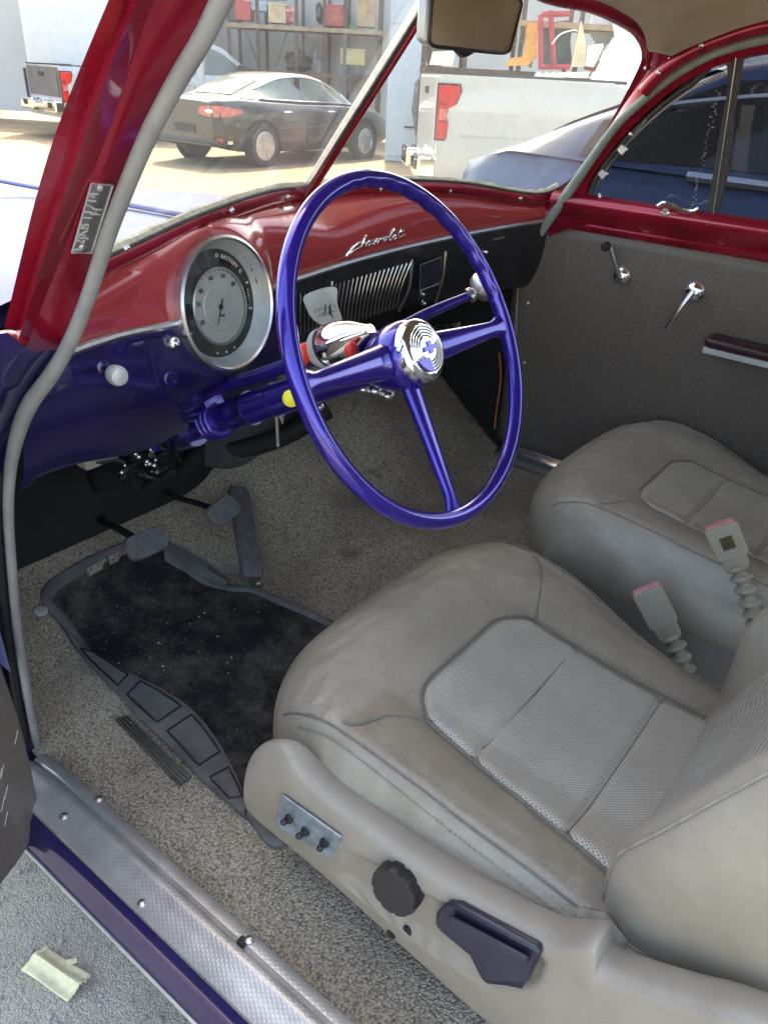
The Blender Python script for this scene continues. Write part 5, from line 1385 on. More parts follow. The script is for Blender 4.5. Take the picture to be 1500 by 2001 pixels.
# ================================================================== YARD BEHIND
def bgcar(name, loc, hd, label, mat, L=4.8, W=1.84, Hh=1.46, top=None, bodyz=None, wheelx=(.95, 3.80), rw=.335, glassm=None, chromeline=True, group=None, cat='car'):
    """sedan; local x runs from tail (0) to nose (L), near side is y=-W/2"""
    t = thing(name, loc, label, cat, group); ca, sa = math.cos(hd), math.sin(hd); LO = np.array(loc)
    def w_(x, y, z): return LO+np.array([x*ca-y*sa, x*sa+y*ca, z])
    bz = bodyz or ([0, .10, .5, 1.1, 2.0, 3.2, 3.7, 4.3, 4.65, 4.8], [.98, 1.03, 1.06, 1.03, .99, .97, .95, .86, .74, .60])
    tp_ = top or ([.55, 1.05, 1.6, 2.2, 2.7, 3.25, 3.75], [1.06, 1.25, 1.42, Hh, 1.42, 1.24, .96])
    def shoulder(x): return float(np.interp(x, *bz))
    sp = spline([(a, b, 0) for a, b in zip(*tp_)], 60)
    def roof(x): return float(np.interp(x, sp[:, 0], sp[:, 1]))
    def half(x): return W/2*(1-.13*abs(2*x/L-1)**4-.05*abs(2*x/L-1)**12)
    G = []
    for x in np.concatenate([[0.0, .02], np.linspace(.08, L-.08, 46), [L-.02, L]]):
        k = half(x); s = shoulder(x); e = 1 if .05 < x < L-.05 else .9; zb = .22+.12*(abs(2*x/L-1)**6)
        row = [(k*.86*e, zb), (k*.97*e, zb+.10), (k*1.0*e, .52), (k*.985*e, s-.18), (k*.955*e, s-.05), (k*.90*e, s), (k*.6*e, s+.02), (0, s+.03)]
        row = [(y, z) for y, z in row]; full = [(-y, z) for y, z in row]+[(y, z) for y, z in row[::-1][1:]]
        G.append([w_(x, y, z) for y, z in full])
    m = MB(); G = np.array(G); m.grid(G); n = G.shape[1]; m.f += [tuple(range(n)), tuple((len(G)-1)*n+i for i in range(n))[::-1]]
    body = m.build('body', mat, t, angle=60)
    def cab(x, f):   # f 0 belt .. 1 roof edge, near side (-y)
        s = shoulder(x)+.01; r_ = max(roof(x), s+.01); k = half(x)
        return -(k*.90-(k*.90-k*.66)*f), s+(r_-.05*min(1, (r_-s)*4)-s)*f
    G = []; x0, x1 = tp_[0][0], tp_[0][-1]
    for x in np.linspace(x0, x1, 44):
        r_ = max(roof(x), shoulder(x)+.01); row = [cab(x, f) for f in (0, .3, .6, .85, 1.0)]; k = half(x)
        row += [(-k*.58, r_-.012*min(1, (r_-shoulder(x))*4)), (-k*.3, r_), (0, r_+.004)]
        full = row+[(-y, z) for y, z in row[::-1][1:]]; G.append([w_(x, y, z) for y, z in full])
    m = MB(); m.grid(G); m.build('cabin', mat, body, angle=60)
    # side windows
    gm = glassm or M_['cwin']
    wx = [x for x in np.linspace(x0+.35, x1-.30, 60)]
    for sgn in (-1, 1):
        for a0, a1 in ((x0+.52, 2.02), (2.10, x1-.40)):
            G = []
            for x in np.linspace(a0, a1, 22):
                row = []
                for f in np.linspace(.10, .93, 7):
                    s = shoulder(x)+.01; av = roof(x)-s; y, z = cab(x, f); y -= .006
                    row.append(w_(x, y*-sgn if sgn > 0 else y, z))
                G.append(row)
            # taper: trim the rear/front corner by collapsing where the roof is low
            m = MB(); m.grid(G); wd = m.build('window', gm, body, fixn=True)
        if chromeline and sgn < 0:
            lo = [w_(x, cab(x, .06)[0]-.010, cab(x, .06)[1]) for x in np.linspace(x0+.42, x1-.30, 30)]; hi = [w_(x, cab(x, .97)[0]-.010, cab(x, .97)[1]) for x in np.linspace(x1-.30, x0+.42, 30)]
            m = MB(); m.tube(lo+hi, .014, 6, closed=True); m.build('window_trim', M_['chrome'], body)
            for xh in (1.55, 2.75):
                m = MB(); m.tube([w_(xh-.09, -half(xh)*.985-.012, .86), w_(xh+.09, -half(xh)*.985-.012, .86)], .016, 8); m.build('door_handle', M_['chrome'], body)
    # rear and front glass
    for a0, a1 in ((x0+.10, x0+.75), (x1-.75, x1-.10)):
        G = [[w_(x+(.0), -half(x)*.52+half(x)*1.04*s, max(roof(x), shoulder(x))+.012) for s in np.linspace(0, 1, 8)] for x in np.linspace(a0, a1, 8)]
        m = MB(); m.grid(G); m.build('windscreen', gm, body)
    # wheels
    for xw in wheelx:
        for sgn in (-1, 1):
            c = w_(xw, sgn*(W/2-.10), rw); ax = w_(xw, sgn*W/2, rw)-w_(xw, 0, rw)
            m = MB(); m.lathe([(rw+.075, .03), (rw+.075, .102+(.0)), (rw+.055, .106)], w_(xw, sgn*(W/2-.10), rw+.01), ax, 32); m.build('wheel_arch', M_['void'], body)
            m = MB(); m.lathe([(rw*.66, -.10), (rw*.95, -.10), (rw, -.06), (rw, .07), (rw*.95, .112), (rw*.72, .118), (rw*.68, .10)], c, ax, 32); wh = m.build('wheel', M_['rubber'], t)
            if sgn < 0:
                m = MB(); m.lathe([(rw*.70, .10), (rw*.70, .122), (rw*.62, .126), (rw*.60, .11)], c, ax, 32); axn = unit(ax)
                m.lathe([(rw*.16, .10), (rw*.15, .128), (.01, .13)], c, ax, 16)
                e = unit(np.cross(axn, [0, 0, 1.0])); g_ = np.cross(axn, e)
                for k in range(10):
                    a_ = 2*math.pi*k/10; d = math.cos(a_)*e+math.sin(a_)*g_; q_ = np.cross(axn, d)
                    m.frame_box(c+axn*.104+d*rw*.1-q_*.017, d*rw*.55, q_*.034, axn*.018)
                m.build('rim', M_['dullchrome'], wh)
                m = MB(); m.lathe([(rw*.64, .098), (.01, .098)], c, ax, 24); m.build('brake_disc', M_['void'], wh)
    return t, w_, body, half, shoulder
M_['sedanblack'] = paint('dusty_black_paint', (.035, .034, .034), .1, .34, dust=.12)
M_['silverpaint'] = paint('silver_paint', (.36, .37, .38), .3, .35)
M_['whitepaint'] = paint('white_paint', (.52, .535, .53), 0, .35, .03)
M_['bluepaint'] = paint('blue_car_paint', (.035, .07, .15), 0, .45, coat=.15)
M_['lamp'] = simple('red_lamp_lens', (.55, .035, .03), .2, 0, .3, 14, 0)
M_['lampd'] = simple('pink_lamp_lens', (.55, .16, .14), .2, 0, .3, 14, 0)
SH = R(1.5)
# dark sedan
rwp = U(515, 325, 2, -.2); fdir = np.array([math.cos(SH), math.sin(SH)])
o2 = rwp[:2]-fdir*.98+np.array([-math.sin(SH), math.cos(SH)])*.86
sd_, w_, body, half, sh = bgcar('sedan', (o2[0], o2[1], -.2), SH, 'dusty black sedan with silver wheels parked in the sunny yard beyond the windshield', M_['sedanblack'], W=1.86, L=4.9, glassm=M_['cwinl'])
for sgn in (-1, 1):
    m = MB(); G = []
    for (x, kk), h_ in zip(((.50, .995), (.36, 1.0), (.20, .995), (.09, .975), (.035, .93), (-.004, .80), (-.012, .62), (-.012, .46)), (.02, .05, .075, .085, .085, .08, .07, .04)):
        k = half(max(x, .06)); G.append([w_(x, sgn*(k*kk+.008), .86+dz) for dz in (-h_, -h_*.3, h_*.5, h_)])
    m.grid(G); tl_ = m.build('taillight', M_['lampd'], body, angle=70)
    m = MB(); m.sphere(w_(-.012, sgn*.62, .86), .05, 10, 6, (.3, 2, .7)); m.build('reverse_lens', M_['white'], tl_)
m = MB(); m.tube([w_(.10, y, .985-.05*abs(y)**3) for y in np.linspace(-.78, .78, 12)], .009, 6); m.build('boot_seam', M_['ink'], body)
for xg in (1.25, 2.06, 3.25):
    m = MB(); m.tube([w_(xg+.10*math.sin(t*3.1)*(1 if xg < 1.5 else 0), -half(xg)*kk-.002, z) for t, kk, z in ((0, .99, .34), (.25, 1.0, .52), (.5, .99, .72), (.75, .965, .88), (1, .91, .985))], .006, 5); m.build('door_gap', M_['ink'], body)
m = MB(); m.tube([w_(x, -half(x)*1.0-.003, .60+.05*(x-1.2)/2.6) for x in np.linspace(1.3, 3.3, 14)], .010, 6); m.build('side_crease', M_['sedanblack'], body)
m = MB(); m.box(w_(2.05, -.70, 1.18), (.09, .04, .42)); m.build('window_pillar', M_['ink'], body, smooth=False)
m = MB(); m.box(w_(.22, -.80, .40), (.12, .10, .05)); m.build('exhaust', M_['chrome'], body, smooth=False)
m = MB(); m.box(w_(.03, -.80, .44), (.03, .12, .05)); m.build('rear_reflector', M_['redk'], body, smooth=False)
m = MB(); m.frame_box(w_(-.012, -.26, .52), w_(0, .52, 0)-w_(0, 0, 0), w_(0, 0, .13)-w_(0, 0, 0), (.006, 0, 0)); m.build('licence_recess', M_['ink'], body)
m = MB(); m.tube([w_(.03, y, .40) for y in np.linspace(-.8, .8, 8)], .05, 8); m.build('bumper_lip', M_['rubber'], body)
m = MB(); m.box(w_(3.5, -.98, 1.0), (.12, .16, .1)); m.build('side_mirror', M_['sedanblack'], body, bevel=.03, seg=3)

# blue car parked alongside on the right
bl, w2, bodb, halfb, shb = bgcar('sedan', (2.66, -3.21, 0), R(90), 'dark blue sedan parked alongside, seen through the passenger windows and right windshield', M_['bluepaint'], L=4.66, W=1.86, Hh=1.47, bodyz=([0, .10, .5, 1.1, 2.0, 3.2, 3.9, 4.2, 4.4, 4.55, 4.62, 4.66], [.95, 1.02, 1.08, 1.08, 1.06, 1.06, 1.07, 1.08, 1.08, 1.05, 1.01, .90]), top=([.35, .95, 1.5, 2.1, 2.9, 3.53, 3.63, 3.89, 3.995, 4.23, 4.45], [1.09, 1.32, 1.45, 1.50, 1.50, 1.45, 1.425, 1.32, 1.285, 1.20, 1.10]), wheelx=(.95, 3.75))
for sgn in (-1,):
    pass
m = MB(); m.tube([w2(x, halfb(x)*.985+.01, .62) for x in np.linspace(.9, 3.8, 20)], .012, 6); m.build('side_moulding', M_['dullchrome'], bodb)
m = MB(); m.tube([w2(x, halfb(x)*.90+.02, shb(x)+.012) for x in np.linspace(.9, 3.6, 30)], .018, 6); m.build('window_trim', M_['dullchrome'], bodb)

m = MB(); m.tube([w2(x, halfb(x)*.70+.012, 1.36-.06*((x-2.9)/.8)**2) for x in np.linspace(1.4, 3.8, 30)], .012, 6); m.build('window_trim', M_['dullchrome'], bodb)
# pickups
def pickup(loc, hd, label, mat, tailmat, L=5.8, W=2.0, cabz=1.92, bedz=1.36, name='pickup_truck'):
    t = thing(name, loc, label, 'pickup truck', 'pickup trucks in the yard'); ca, sa = math.cos(hd), math.sin(hd); LO = np.array(loc)
    def w_(x, y, z): return LO+np.array([x*ca-y*sa, x*sa+y*ca, z])
    def V(x, y, z): return np.array([x*ca-y*sa, x*sa+y*ca, z])
    G = []
    for x in np.concatenate([[0, .03], np.linspace(.1, L-.5, 30), [L-.2, L]]):
        top = bedz if x < 2.05 else (bedz-.06 if x < 4.2 else bedz-.12-.10*((x-4.2)/1.6)); k = W/2*(1-.02*(x < .05)-.06*max(0, (x-4.6)/1.2)**2)
        row = [(k*.93, .42), (k*.99, .52), (k, .80), (k*.985, 1.0), (k*.985, 1.18), (k*.965, top-.04), (k*.945, top), (k*.86, top)]
        full = [(-y, z) for y, z in row]+[(y, z) for y, z in row[::-1]]; G.append([w_(x, y, z) for y, z in full])
    G = np.array(G); m = MB(); m.grid(G); n = G.shape[1]; m.f += [tuple(range(n)), tuple((len(G)-1)*n+i for i in range(n))[::-1]]
    body = m.build('body', mat, t, angle=50)
    m = MB(); m.frame_box(w_(.06, -W*.43, bedz-.05), V(1.98, 0, 0), V(0, W*.86, 0), (0, 0, .02)); m.build('bed_floor', M_['ink'], body, smooth=False)
    m = MB()
    for sgn in (-1, 1): m = MB(); m.tube([w_(x, sgn*W*.455, bedz+.006) for x in np.linspace(.02, 2.05, 6)], .022, 6); m.build('bed_rail', M_['rubber'], body)
    G = []
    prof = [(2.1, bedz-.06), (2.2, 1.6), (2.32, cabz-.06), (2.5, cabz), (3.6, cabz), (3.85, cabz-.08), (4.3, 1.5), (4.55, 1.24)]
    for x, z in prof:
        k = W/2*.93 if z < 1.5 else W/2*(.93-.22*(z-1.5)/.45*1)
        G.append([w_(x, -k, z), w_(x, -k*.97, z+.01), w_(x, 0, z+.03), w_(x, k*.97, z+.01), w_(x, k, z)])
    m = MB(); m.grid(G)
    side = []
    for sgn in (-1, 1):
        pts = [w_(x, sgn*(W/2*.93 if z < 1.5 else W/2*(.93-.22*(z-1.5)/.45)), z) for x, z in prof]+[w_(4.55, sgn*W/2*.93, 1.2), w_(2.1, sgn*W/2*.93, 1.2)]
        m.add(pts, [tuple(range(len(pts)))])
    cabo = m.build('cab', mat, body, angle=40)
    for sgn in (-1, 1):
        for xs_ in ([(2.35, 1.36), (2.42, 1.80), (2.62, 1.84), (3.05, 1.84), (3.05, 1.33)], [(3.14, 1.33), (3.14, 1.84), (3.55, 1.83), (3.78, 1.74), (4.15, 1.48), (4.2, 1.34)]):
            pts = []
            for x, z in xs_:
                k = W/2*.93 if z < 1.5 else W/2*(.93-.22*(z-1.5)/.45); pts.append(w_(x, sgn*(k+.012), z))
            m = MB(); m.add(pts, [tuple(range(len(pts)))]); m.build('window', M_['cwinl'], cabo, smooth=False)
    m = MB(); m.tube([w_(x, -W/2*.99-.002, .98) for x in np.linspace(.25, L-.4, 20)], .008, 6); m.build('side_crease', mat, body)
    for xg in (2.08, 2.95, 4.15):
        m = MB(); m.tube([w_(xg, -W/2*kk-.003, z) for kk, z in ((.99, .50), (1, .8), (.985, 1.05), (.95, 1.3))], .008, 5); m.build('door_gap', M_['ink'], body)
    m = MB(); m.box(w_(4.1, -W/2-.13, 1.42), (.12, .22, .26), [[ca, -sa, 0], [sa, ca, 0], [0, 0, 1]]); m.build('side_mirror', M_['rubber'], cabo, bevel=.04, seg=3)
    m = MB()
    for xh in (2.75, 3.3): m.tube([w_(xh-.1, -W/2-.01, 1.12), w_(xh+.1, -W/2-.01, 1.12)], .02, 8)
    m.build('door_handle', M_['dullchrome'], cabo)
    m = MB(); m.frame_box(w_(-.025, -W*.40, .80), V(.03, 0, 0), V(0, W*.80, 0), (0, 0, bedz-.82)); tg_ = m.build('tailgate', tailmat, body, smooth=False, bevel=.02)
    m = MB(); m.frame_box(w_(-.04, -.14, bedz-.20), V(.02, 0, 0), V(0, .28, 0), (0, 0, .08)); m.build('tailgate_handle', M_['ink'], tg_, smooth=False, bevel=.01)
    m = MB(); m.frame_box(w_(-.20, -W*.48, .52), V(.22, 0, 0), V(0, W*.33, 0), (0, 0, .22)); m.frame_box(w_(-.20, W*.15, .52), V(.22, 0, 0), V(0, W*.33, 0), (0, 0, .22)); m.frame_box(w_(-.17, -W*.16, .56), V(.19, 0, 0), V(0, W*.32, 0), (0, 0, .12)); m.build('rear_bumper', M_['chrome'], t, smooth=False, bevel=.03)
    m = MB(); m.frame_box(w_(-.206, -W*.40, .60), V(.01, 0, 0), V(0, .22, 0), (0, 0, .10)); m.build('bumper_step', M_['ink'], t, smooth=False); m = MB(); m.frame_box(w_(-.206, W*.27, .60), V(.01, 0, 0), V(0, .22, 0), (0, 0, .10)); m.build('bumper_step', M_['ink'], t, smooth=False)
    for sgn in (-1, 1):
        c = W/2*.985
        pts = [(-.02, .74), (-.02, 1.26), (.20, 1.26), (.22, 1.20), (.18, 1.08), (.10, 1.04), (.085, .96), (.11, .90), (.10, .74)]
        m = MB(); m.prism([w_(x, sgn*(c-.06), z+bedz-1.36) for x, z in pts], V(0, sgn*.075, 0)); tl = m.build('taillight', M_['lamp'], body, smooth=False, bevel=.008)
        for z0_, z1_, mm, nm_ in ((.925, 1.035, 'lampd', 'reverse_lens'), (1.075, 1.085, 'ink', 'lens_seam'), (.905, .915, 'ink', 'lens_seam')):
            m = MB(); m.prism([w_(x, sgn*(c+.005), z+bedz-1.36) for x, z in ((.0, z0_), (.0, z1_), (.082, z1_), (.082, z0_))], V(0, sgn*.014, 0)); m.build(nm_, M_[mm], tl, smooth=False)
        m = MB(); m.prism([w_(x*1.12-.012 if x > 0 else x-.012, sgn*(c-.07), bedz-.36+(z-1.0)*1.07) for x, z in pts], V(0, sgn*.073, 0)); m.build('lamp_housing', M_['rubber'], tl, smooth=False)
    for xw in (1.15, 4.75):
        for sgn in (-1, 1):
            c2 = w_(xw, sgn*(W/2-.16), .40); ax = V(0, sgn, 0)
            m = MB(); m.lathe([(.49, .06), (.49, .164), (.46, .167)], c2+np.array([0, 0, .02]), ax, 28); m.build('wheel_arch', M_['void'], body)
            m = MB(); m.lathe([(.26, -.12), (.37, -.12), (.40, -.08), (.40, .10), (.37, .15), (.28, .16), (.27, .13)], c2, ax, 28); wh = m.build('wheel', M_['rubber'], t)
            m = MB(); m.lathe([(.27, .13), (.24, .15), (.20, .10), (.08, .12), (.01, .14)], c2, ax, 20); m.build('rim', M_['dullchrome'], wh)
    return t
dr = unit(ray(866, 150)); 
hh = R(-48); tl = BG(862, 165, 9.4)+np.array([-math.sin(hh), math.cos(hh), 0])*1.0; pickup((tl[0], tl[1], -.2), hh, 'white pickup truck whose bed side and tall red taillight fill the right windshield', M_['whitepaint'], M_['whitepaint'], bedz=1.56, cabz=2.1)
tl = U(112, 262, 2, 0); q_ = BG(122, 160, 17.4)
pickup((q_[0]+.19, q_[1]+1.0, -.2), R(-11), 'silver pickup truck with dark tailgate parked far left beyond the windshield pillar', M_['silverpaint'], simple('dark_grey_tailgate', (.09, .09, .10), .3, .3, .3, 4), W=2.05)

# rear of a pale blue van, built as a plain box with doors
P0, P1 = BG(752, 285, 17), BG(816, 290, 17); P0[2] = P1[2] = -.2
cb = thing('van_rear', tuple((P0+P1)/2), 'tall rear of a pale blue van with small handle standing behind the black sedan', 'van')
M_['paleblue'] = simple('pale_blue_enamel', (.46, .56, .66), .4, 0, .08, 4, .05)
ev = P1-P0; dv = FH*.6
m = MB(); m.frame_box(P0, ev, dv, (0, 0, 3.3)); m.build('van_body', M_['paleblue'], cb, smooth=False, bevel=.02)
m = MB(); m.frame_box(P0+ev*.06-FH*.02+np.array([0, 0, .1]), ev*.88, FH*.022, (0, 0, 2.2)); cdoor = m.build('van_door', M_['paleblue'], cb, smooth=False, bevel=.008)
m = MB(); m.frame_box(P0+ev*.06-FH*.02+np.array([0, 0, 2.36]), ev*.88, FH*.022, (0, 0, .85)); m.build('van_door', M_['paleblue'], cb, smooth=False, bevel=.008)
m = MB(); m.frame_box(P0+ev*.55-FH*.05+np.array([0, 0, .62]), ev*.3, FH*.03, (0, 0, .03)); m.build('handle', M_['ink'], cdoor, smooth=False)

# storage racks with salvaged car parts
RX = np.array([math.cos(YAW), -math.sin(YAW), 0])
M_['rust'] = simple('dark_rusty_steel', (.10, .075, .06), .7, .3, .4, 6, .2)
M_['plank'] = simple('weathered_timber', (.33, .25, .17), .85, 0, .3, 5, .3)
def rack(label, pxs, D, shelves, ztop, depth=1.0, braces=()):
    Q = [BG(p, 150, D) for p in pxs]; t = thing('storage_rack', (Q[0][0], Q[0][1], 0), label, 'rack', 'storage racks in the yard')
    for q in Q:
        for dd_ in (0, depth):
            m = MB(); m.box((q[0]+FH[0]*dd_, q[1]+FH[1]*dd_, ztop/2), (.07, .07, ztop), [[RX[0], FH[0], 0], [RX[1], FH[1], 0], [0, 0, 1]]); m.build('post', M_['rust'], t, smooth=False)
    for py, mt_ in shelves:
        z = BG(pxs[0], py, D)[2]; 
        m = MB()
        a_ = np.array([Q[0][0], Q[0][1], z]); b_ = np.array([Q[-1][0], Q[-1][1], z])
        m.frame_box(a_-FH*.05-RX*.05, b_-a_+RX*.1, FH*(depth+.1), (0, 0, .08)); m.build('shelf', M_[mt_], t, smooth=False)
    m = MB()
    for (x0, y0, x1, y1) in braces: m.tube([BG(x0, y0, D-.06), BG(x1, y1, D-.06)], .018, 6)
    if braces: m.build('brace', M_['rust'], t)
    return t
rack('dark steel storage rack with diagonal braces behind the black sedan', (451, 506, 580, 633, 672, 738), 20.5, ((52, 'plank'), (140, 'rust')), 4.2, 1.3, ((480, 60, 505, 125), (560, 62, 540, 130), (600, 62, 585, 118)))
rack('long rack piled with salvaged parts behind the white pickup bed', (826, 905, 1010, 1120, 1230, 1330), 14.6, ((139, 'rust'), (40, 'plank')), 3.4, 1.0)
# parts lying on the racks
def lump(m, c, sc, n=14, seed=0):
    r_ = np.random.default_rng(seed); ph = r_.uniform(0, 6, 6); G = []
    for i in range(9):
        t = math.pi*i/8; row = []
        for k in range(n):
            a = 2*math.pi*k/n; d = 1+.22*math.sin(3*a+ph[0]+t*2)+.15*math.sin(2*t*2+ph[1]+a)+.1*math.sin(5*a+ph[2])
            row.append(c+(RX*math.cos(a)*math.sin(t)*sc[0]+FH*math.sin(a)*math.sin(t)*sc[1]+np.array([0, 0, 1.0])*math.cos(t)*sc[2])*d)
        G.append(row)
    return m.grid(G, True)
def panel(m, pxs, D, th=.05, bow=.06):
    P = [BG(a, b, D) for a, b in pxs]; return m.prism(P, FH*th)
salv = [('engine_block', 'dark oily engine block sitting on the rack shelf above the black sedan', 'engine part', (.05, .045, .04), 'lump', (582, 122, 20.9), (.26, .25, .17)),
        ('cargo_bin', 'small red bin on the upper rack shelf at far left', 'bin', (.5, .07, .07), 'box', (478, 22, 20.9), (.14, .2, .14)),
        ('toolbox', 'dark grey toolbox on the upper rack shelf between the posts', 'toolbox', (.12, .13, .15), 'box', (458, 16, 21.0), (.11, .25, .20)),
        ('toolbox', 'wide red toolbox on the upper rack shelf beside a post', 'toolbox', (.42, .10, .09), 'box', (655, 32, 21.0), (.20, .25, .16)),
        ('crate', 'pale wooden crate on the upper rack shelf left of the dark toolbox', 'crate', (.55, .42, .28), 'box', (545, 28, 21.0), (.16, .25, .14)),
        ('car_part', 'pink plastic fender piece on the upper shelf in the rack middle', 'car part', (.5, .2, .2), 'lump', (565, 30, 20.9), (.13, .16, .12)),
        ('motor', 'small black motor on the upper shelf above the engine block', 'motor', (.05, .05, .06), 'lump', (625, 26, 20.9), (.09, .12, .14)),
        ('car_part', 'green folded panel leaning on the upper rack shelf', 'car part', (.14, .28, .2), 'panel', [(686, 25), (700, 56), (692, 57), (683, 57)], 20.9),
        ('battery_pack', 'cluster of yellow grey batteries under the rack by the sedan nose', 'battery', (.42, .36, .16), 'box', (690, 112, 20.8), (.22, .25, .12)),
        ('car_part', 'orange bent bumper arm on the rack shelf left of the red frame', 'car part', (.62, .30, .06), 'panel', [(985, 128), (1000, 112), (1022, 110), (1030, 45), (1050, 45), (1048, 112), (1030, 128)], 14.4),
        ('metal_stand', 'red steel frame standing upright on the rack behind the white pickup', 'frame', (.36, .03, .05), 'frame', None, 14.3),
        ('car_part', 'dark green panel behind the red frame on the rack', 'car part', (.07, .13, .13), 'panel', [(1060, 45), (1110, 38), (1118, 130), (1056, 132)], 15.0),
        ('car_part', 'tall cream pointed panel leaning right of the red frame', 'car part', (.66, .56, .38), 'panel', [(1136, 40), (1145, 90), (1142, 130), (1115, 130), (1124, 85)], 14.4),
        ('body_panel', 'white car door panel leaning on the rack right of the cream panel', 'car part', (.72, .72, .70), 'panel', [(1148, 88), (1178, 84), (1184, 120), (1160, 131), (1142, 128)], 14.4),
        ('seat_cover', 'grey white seat cover draped at the right end of the rack', 'seat cover', (.60, .60, .57), 'panel', [(1196, 45), (1228, 52), (1250, 95), (1246, 132), (1200, 133), (1205, 95)], 14.5),
        ('car_part', 'small white panel lying on the rack beside the mirror', 'car part', (.72, .70, .62), 'panel', [(845, 100), (890, 98), (884, 128), (838, 126)], 14.4),
        ('car_part', 'grey curved panel on the rack just right of the mirror', 'car part', (.34, .36, .34), 'panel', [(1014, 20), (1030, 20), (1026, 75), (1018, 105), (1008, 105)], 14.6),
        ('tarp_bundle', 'bundle of dark red cloth lying low on the rack at right', 'bundle', (.42, .09, .08), 'lump', (1180, 126, 14.6), (.30, .2, .07)),
        ('pipe', 'thin white pipe arching over the rack beside the red frame', 'pipe', (.72, .72, .70), 'pipe', [(1078, 85), (1095, 66), (1120, 58), (1128, 60)], 14.1),
        ('storage_tub', 'pale blue storage tub on the upper rack shelf above the red bin', 'tub', (.35, .45, .55), 'box', (505, 4, 21.0), (.18, .2, .14)),
        ('cardboard_box', 'brown cardboard box at the right end of the upper rack shelf', 'box', (.42, .30, .18), 'box', (716, 28, 21.0), (.16, .2, .2)),
        ('oil_drum', 'small grey drum on the rack shelf right of the engine block', 'drum', (.30, .31, .32), 'lump', (618, 126, 20.9), (.10, .12, .16)),
        ('bumper_cover', 'white bumper cover lying under the pointed cream panel', 'car part', (.70, .70, .66), 'panel', [(1095, 150), (1240, 156), (1238, 148), (1180, 140), (1100, 140)], 14.2),
        ('headlamp', 'cluster of white round headlamps strung under the rack shelf', 'lamp', (.75, .74, .70), 'lamps', None, 14.3),
        ('car_part', 'rust brown control arm hooked on the rack beside the grey curved panel', 'car part', (.30, .17, .10), 'panel', [(1030, 60), (1042, 55), (1046, 95), (1038, 132), (1030, 128), (1036, 92)], 14.6),
        ('wheel_liner', 'black curved wheel liner at the far right of the rack', 'car part', (.04, .04, .045), 'panel', [(1205, 30), (1240, 60), (1252, 120), (1242, 122), (1226, 70), (1200, 42)], 14.9),
        ('car_part', 'silver crumpled hood panel standing behind the white door panel', 'car part', (.50, .52, .54), 'panel', [(1160, 20), (1205, 35), (1200, 80), (1170, 92), (1150, 60)], 15.0),
        ('hose', 'thin dark hose dangling in front of the white door panel', 'hose', (.05, .05, .05), 'pipe', [(1196, 62), (1180, 92), (1168, 118), (1150, 150)], 14.0),
        ('car_part', 'dark grey machine behind the mirror foot on the rack', 'car part', (.10, .11, .10), 'lump', (855, 60, 14.8), (.22, .2, .3))]
for i, (nm, lb, ct, col, kd_, a_, b_) in enumerate(salv):
    mt_ = simple(nm+'_finish', col, .55, 0, .25, 5, .2, .004, 30); m = MB()
    if kd_ == 'lump': lump(m, BG(*a_), tuple(q_*1.2 for q_ in b_), seed=i)
    elif kd_ == 'box':
        c = BG(*a_); b_ = tuple(q_*1.25 for q_ in b_); m.box(c, (b_[0]*2, b_[1]*2, b_[2]*2), [[RX[0], FH[0], 0], [RX[1], FH[1], 0], [0, 0, 1]]); m.box(c+np.array([0, 0, b_[2]]), (b_[0]*2.06, b_[1]*2.06, .04), [[RX[0], FH[0], 0], [RX[1], FH[1], 0], [0, 0, 1]])
    elif kd_ == 'panel': panel(m, a_, b_)
    elif kd_ == 'lamps':
        for x_ in (1052, 1066, 1080, 1094): m.sphere(BG(x_, 149, b_), .075, 10, 8)
    elif kd_ == 'pipe': m.tube(spline([BG(x, y, b_) for x, y in a_], 16), .012, 6)
    else:
        for x0, y0, x1, y1 in ((1075, 20, 1082, 132), (1058, 28, 1112, 26), (1052, 130, 1112, 130), (1056, 28, 1056, 130)): m.tube([BG(x0, y0, b_), BG(x1, y1, b_)], .045, 6)
    setp(m.build(nm, mt_, smooth=kd_ in ('lump', 'pipe', 'lamps'), bevel=.01 if kd_ in ('box',) else 0), lb, ct, 'salvaged parts on the racks')
# clutter low behind the sedan nose
m = MB(); lump(m, BG(836, 215, 16.5), (.22, .3, .85), seed=91); setp(m.build('scrap_metal', simple('grey_scrap', (.16, .16, .15), .6, .3, .6, 9, .4, .02, 20)), 'tall heap of grey scrap metal between the blue van and white pickup', 'scrap')
# yard wall, shed and trees
WQ0, WQ1 = BG(-700, 100, 24), BG(2300, 100, 20)
M_['wallw'] = simple('white_plaster', (.46, .455, .44), .8, 0, .06, .6, .1)
m = MB(); ev = np.array([WQ1[0]-WQ0[0], WQ1[1]-WQ0[1], 0]); m.frame_box((WQ0[0], WQ0[1], 0), ev, FH*.25, (0, 0, 4.6)); wl = setp(m.build('yard_wall', M_['wallw'], smooth=False), 'long white plastered wall closing the yard behind the racks', 'wall')
m = MB(); m.frame_box((WQ0[0]-FH[0]*.06, WQ0[1]-FH[1]*.06, 4.6), ev, FH*.37, (0, 0, .1)); m.build('coping', M_['plank'], wl, smooth=False)
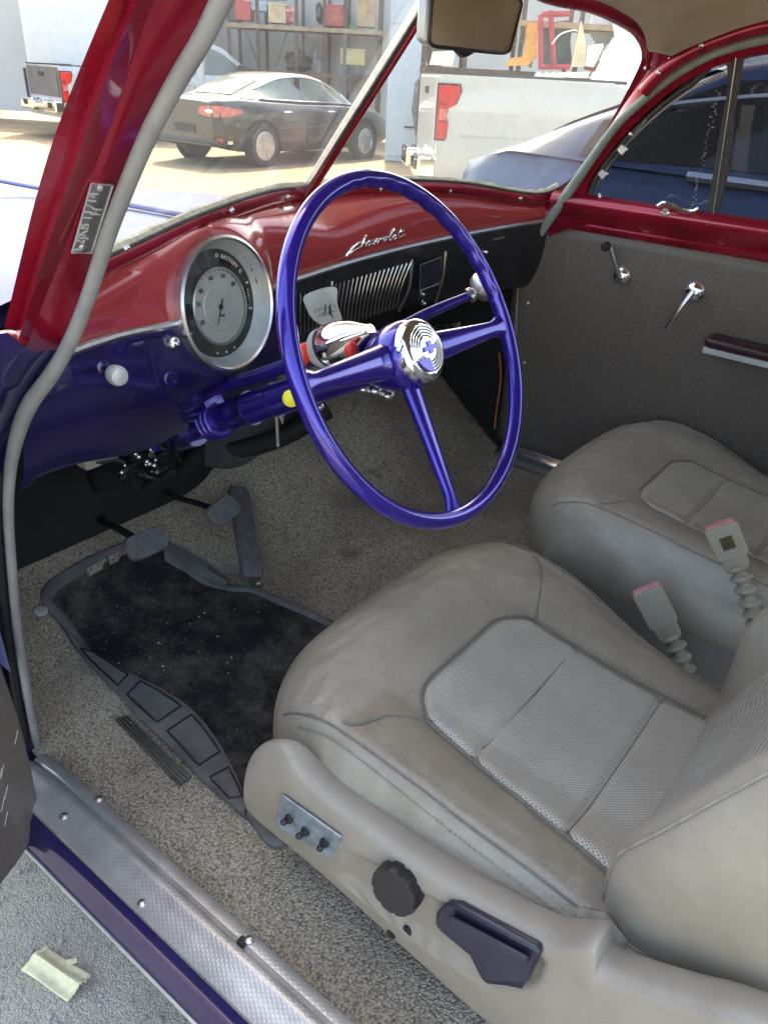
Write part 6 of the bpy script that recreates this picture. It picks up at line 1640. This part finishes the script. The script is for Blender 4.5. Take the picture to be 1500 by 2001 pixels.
# white box trailer behind the far pickup
T0_, T1_ = BG(48, 100, 19.5), BG(395, 100, 19.5)
tr = thing('box_trailer', (T0_[0], T0_[1], 0), 'big white box trailer behind the silver pickup truck', 'trailer')
ev = np.array([T1_[0]-T0_[0], T1_[1]-T0_[1], 0]); m = MB(); m.frame_box((T0_[0], T0_[1], .75), ev, FH*2.2, (0, 0, 2.1)); m.build('trailer_box', M_['whitepaint'], tr, smooth=False, bevel=.08)
for s in (.3, .42):
    m = MB(); c = np.array([T0_[0], T0_[1], .38])+ev*s; m.lathe([(.2, -.1), (.36, -.1), (.38, .0), (.36, .1), (.2, .1)], c, FH, 24); m.build('wheel', M_['rubber'], tr)
M_['leaf'] = simple('leaves', (.055, .09, .025), .6, 0, .5, 3, .1)
M_['bark'] = simple('bark', (.12, .09, .06), .9, 0, .3, 10, .4)
def tree(px, D, h, r_, label, seed):
    b_ = BG(px, 100, D); t = thing('tree', (b_[0], b_[1], 0), label, 'tree', 'trees beyond the yard wall'); rg = np.random.default_rng(seed)
    m = MB(); m.tube(spline([(b_[0], b_[1], 0), (b_[0]+.1, b_[1], h*.4), (b_[0]-.1, b_[1]+.1, h*.85)], 12), np.linspace(.2, .05, 12), 8)
    for k in range(6):
        a = rg.uniform(0, 6.28); z = h*rg.uniform(.4, .7); m.tube([(b_[0], b_[1], z), (b_[0]+math.cos(a)*r_*.7, b_[1]+math.sin(a)*r_*.7, z+r_*.5)], [.07, .02], 6)
    m.build('trunk', M_['bark'], t)
    m = MB(); V, F = [], []
    cl = [np.array([b_[0], b_[1], h*.75])+rg.normal(0, 1, 3)*np.array([r_*.5, r_*.5, r_*.4]) for _ in range(16)]
    for k in range(3200):
        c = cl[rg.integers(16)]+rg.normal(0, 1, 3)*r_*.2; d = unit(rg.normal(0, 1, 3)); e = unit(np.cross(d, rg.normal(0, 1, 3))); s = rg.uniform(.06, .13); n_ = len(V)
        V += [c-d*s, c+e*s*.5, c+d*s, c-e*s*.5]; F.append((n_, n_+1, n_+2, n_+3))
    m.add(V, F); m.build('crown', M_['leaf'], t, smooth=False, fixn=False)
tree(10, 30, 7.5, 2.2, 'dark leafy tree beyond the wall at the far left top corner', 1)
tree(380, 34, 7.0, 2.0, 'green tree beyond the wall above the silver pickup cab', 2)
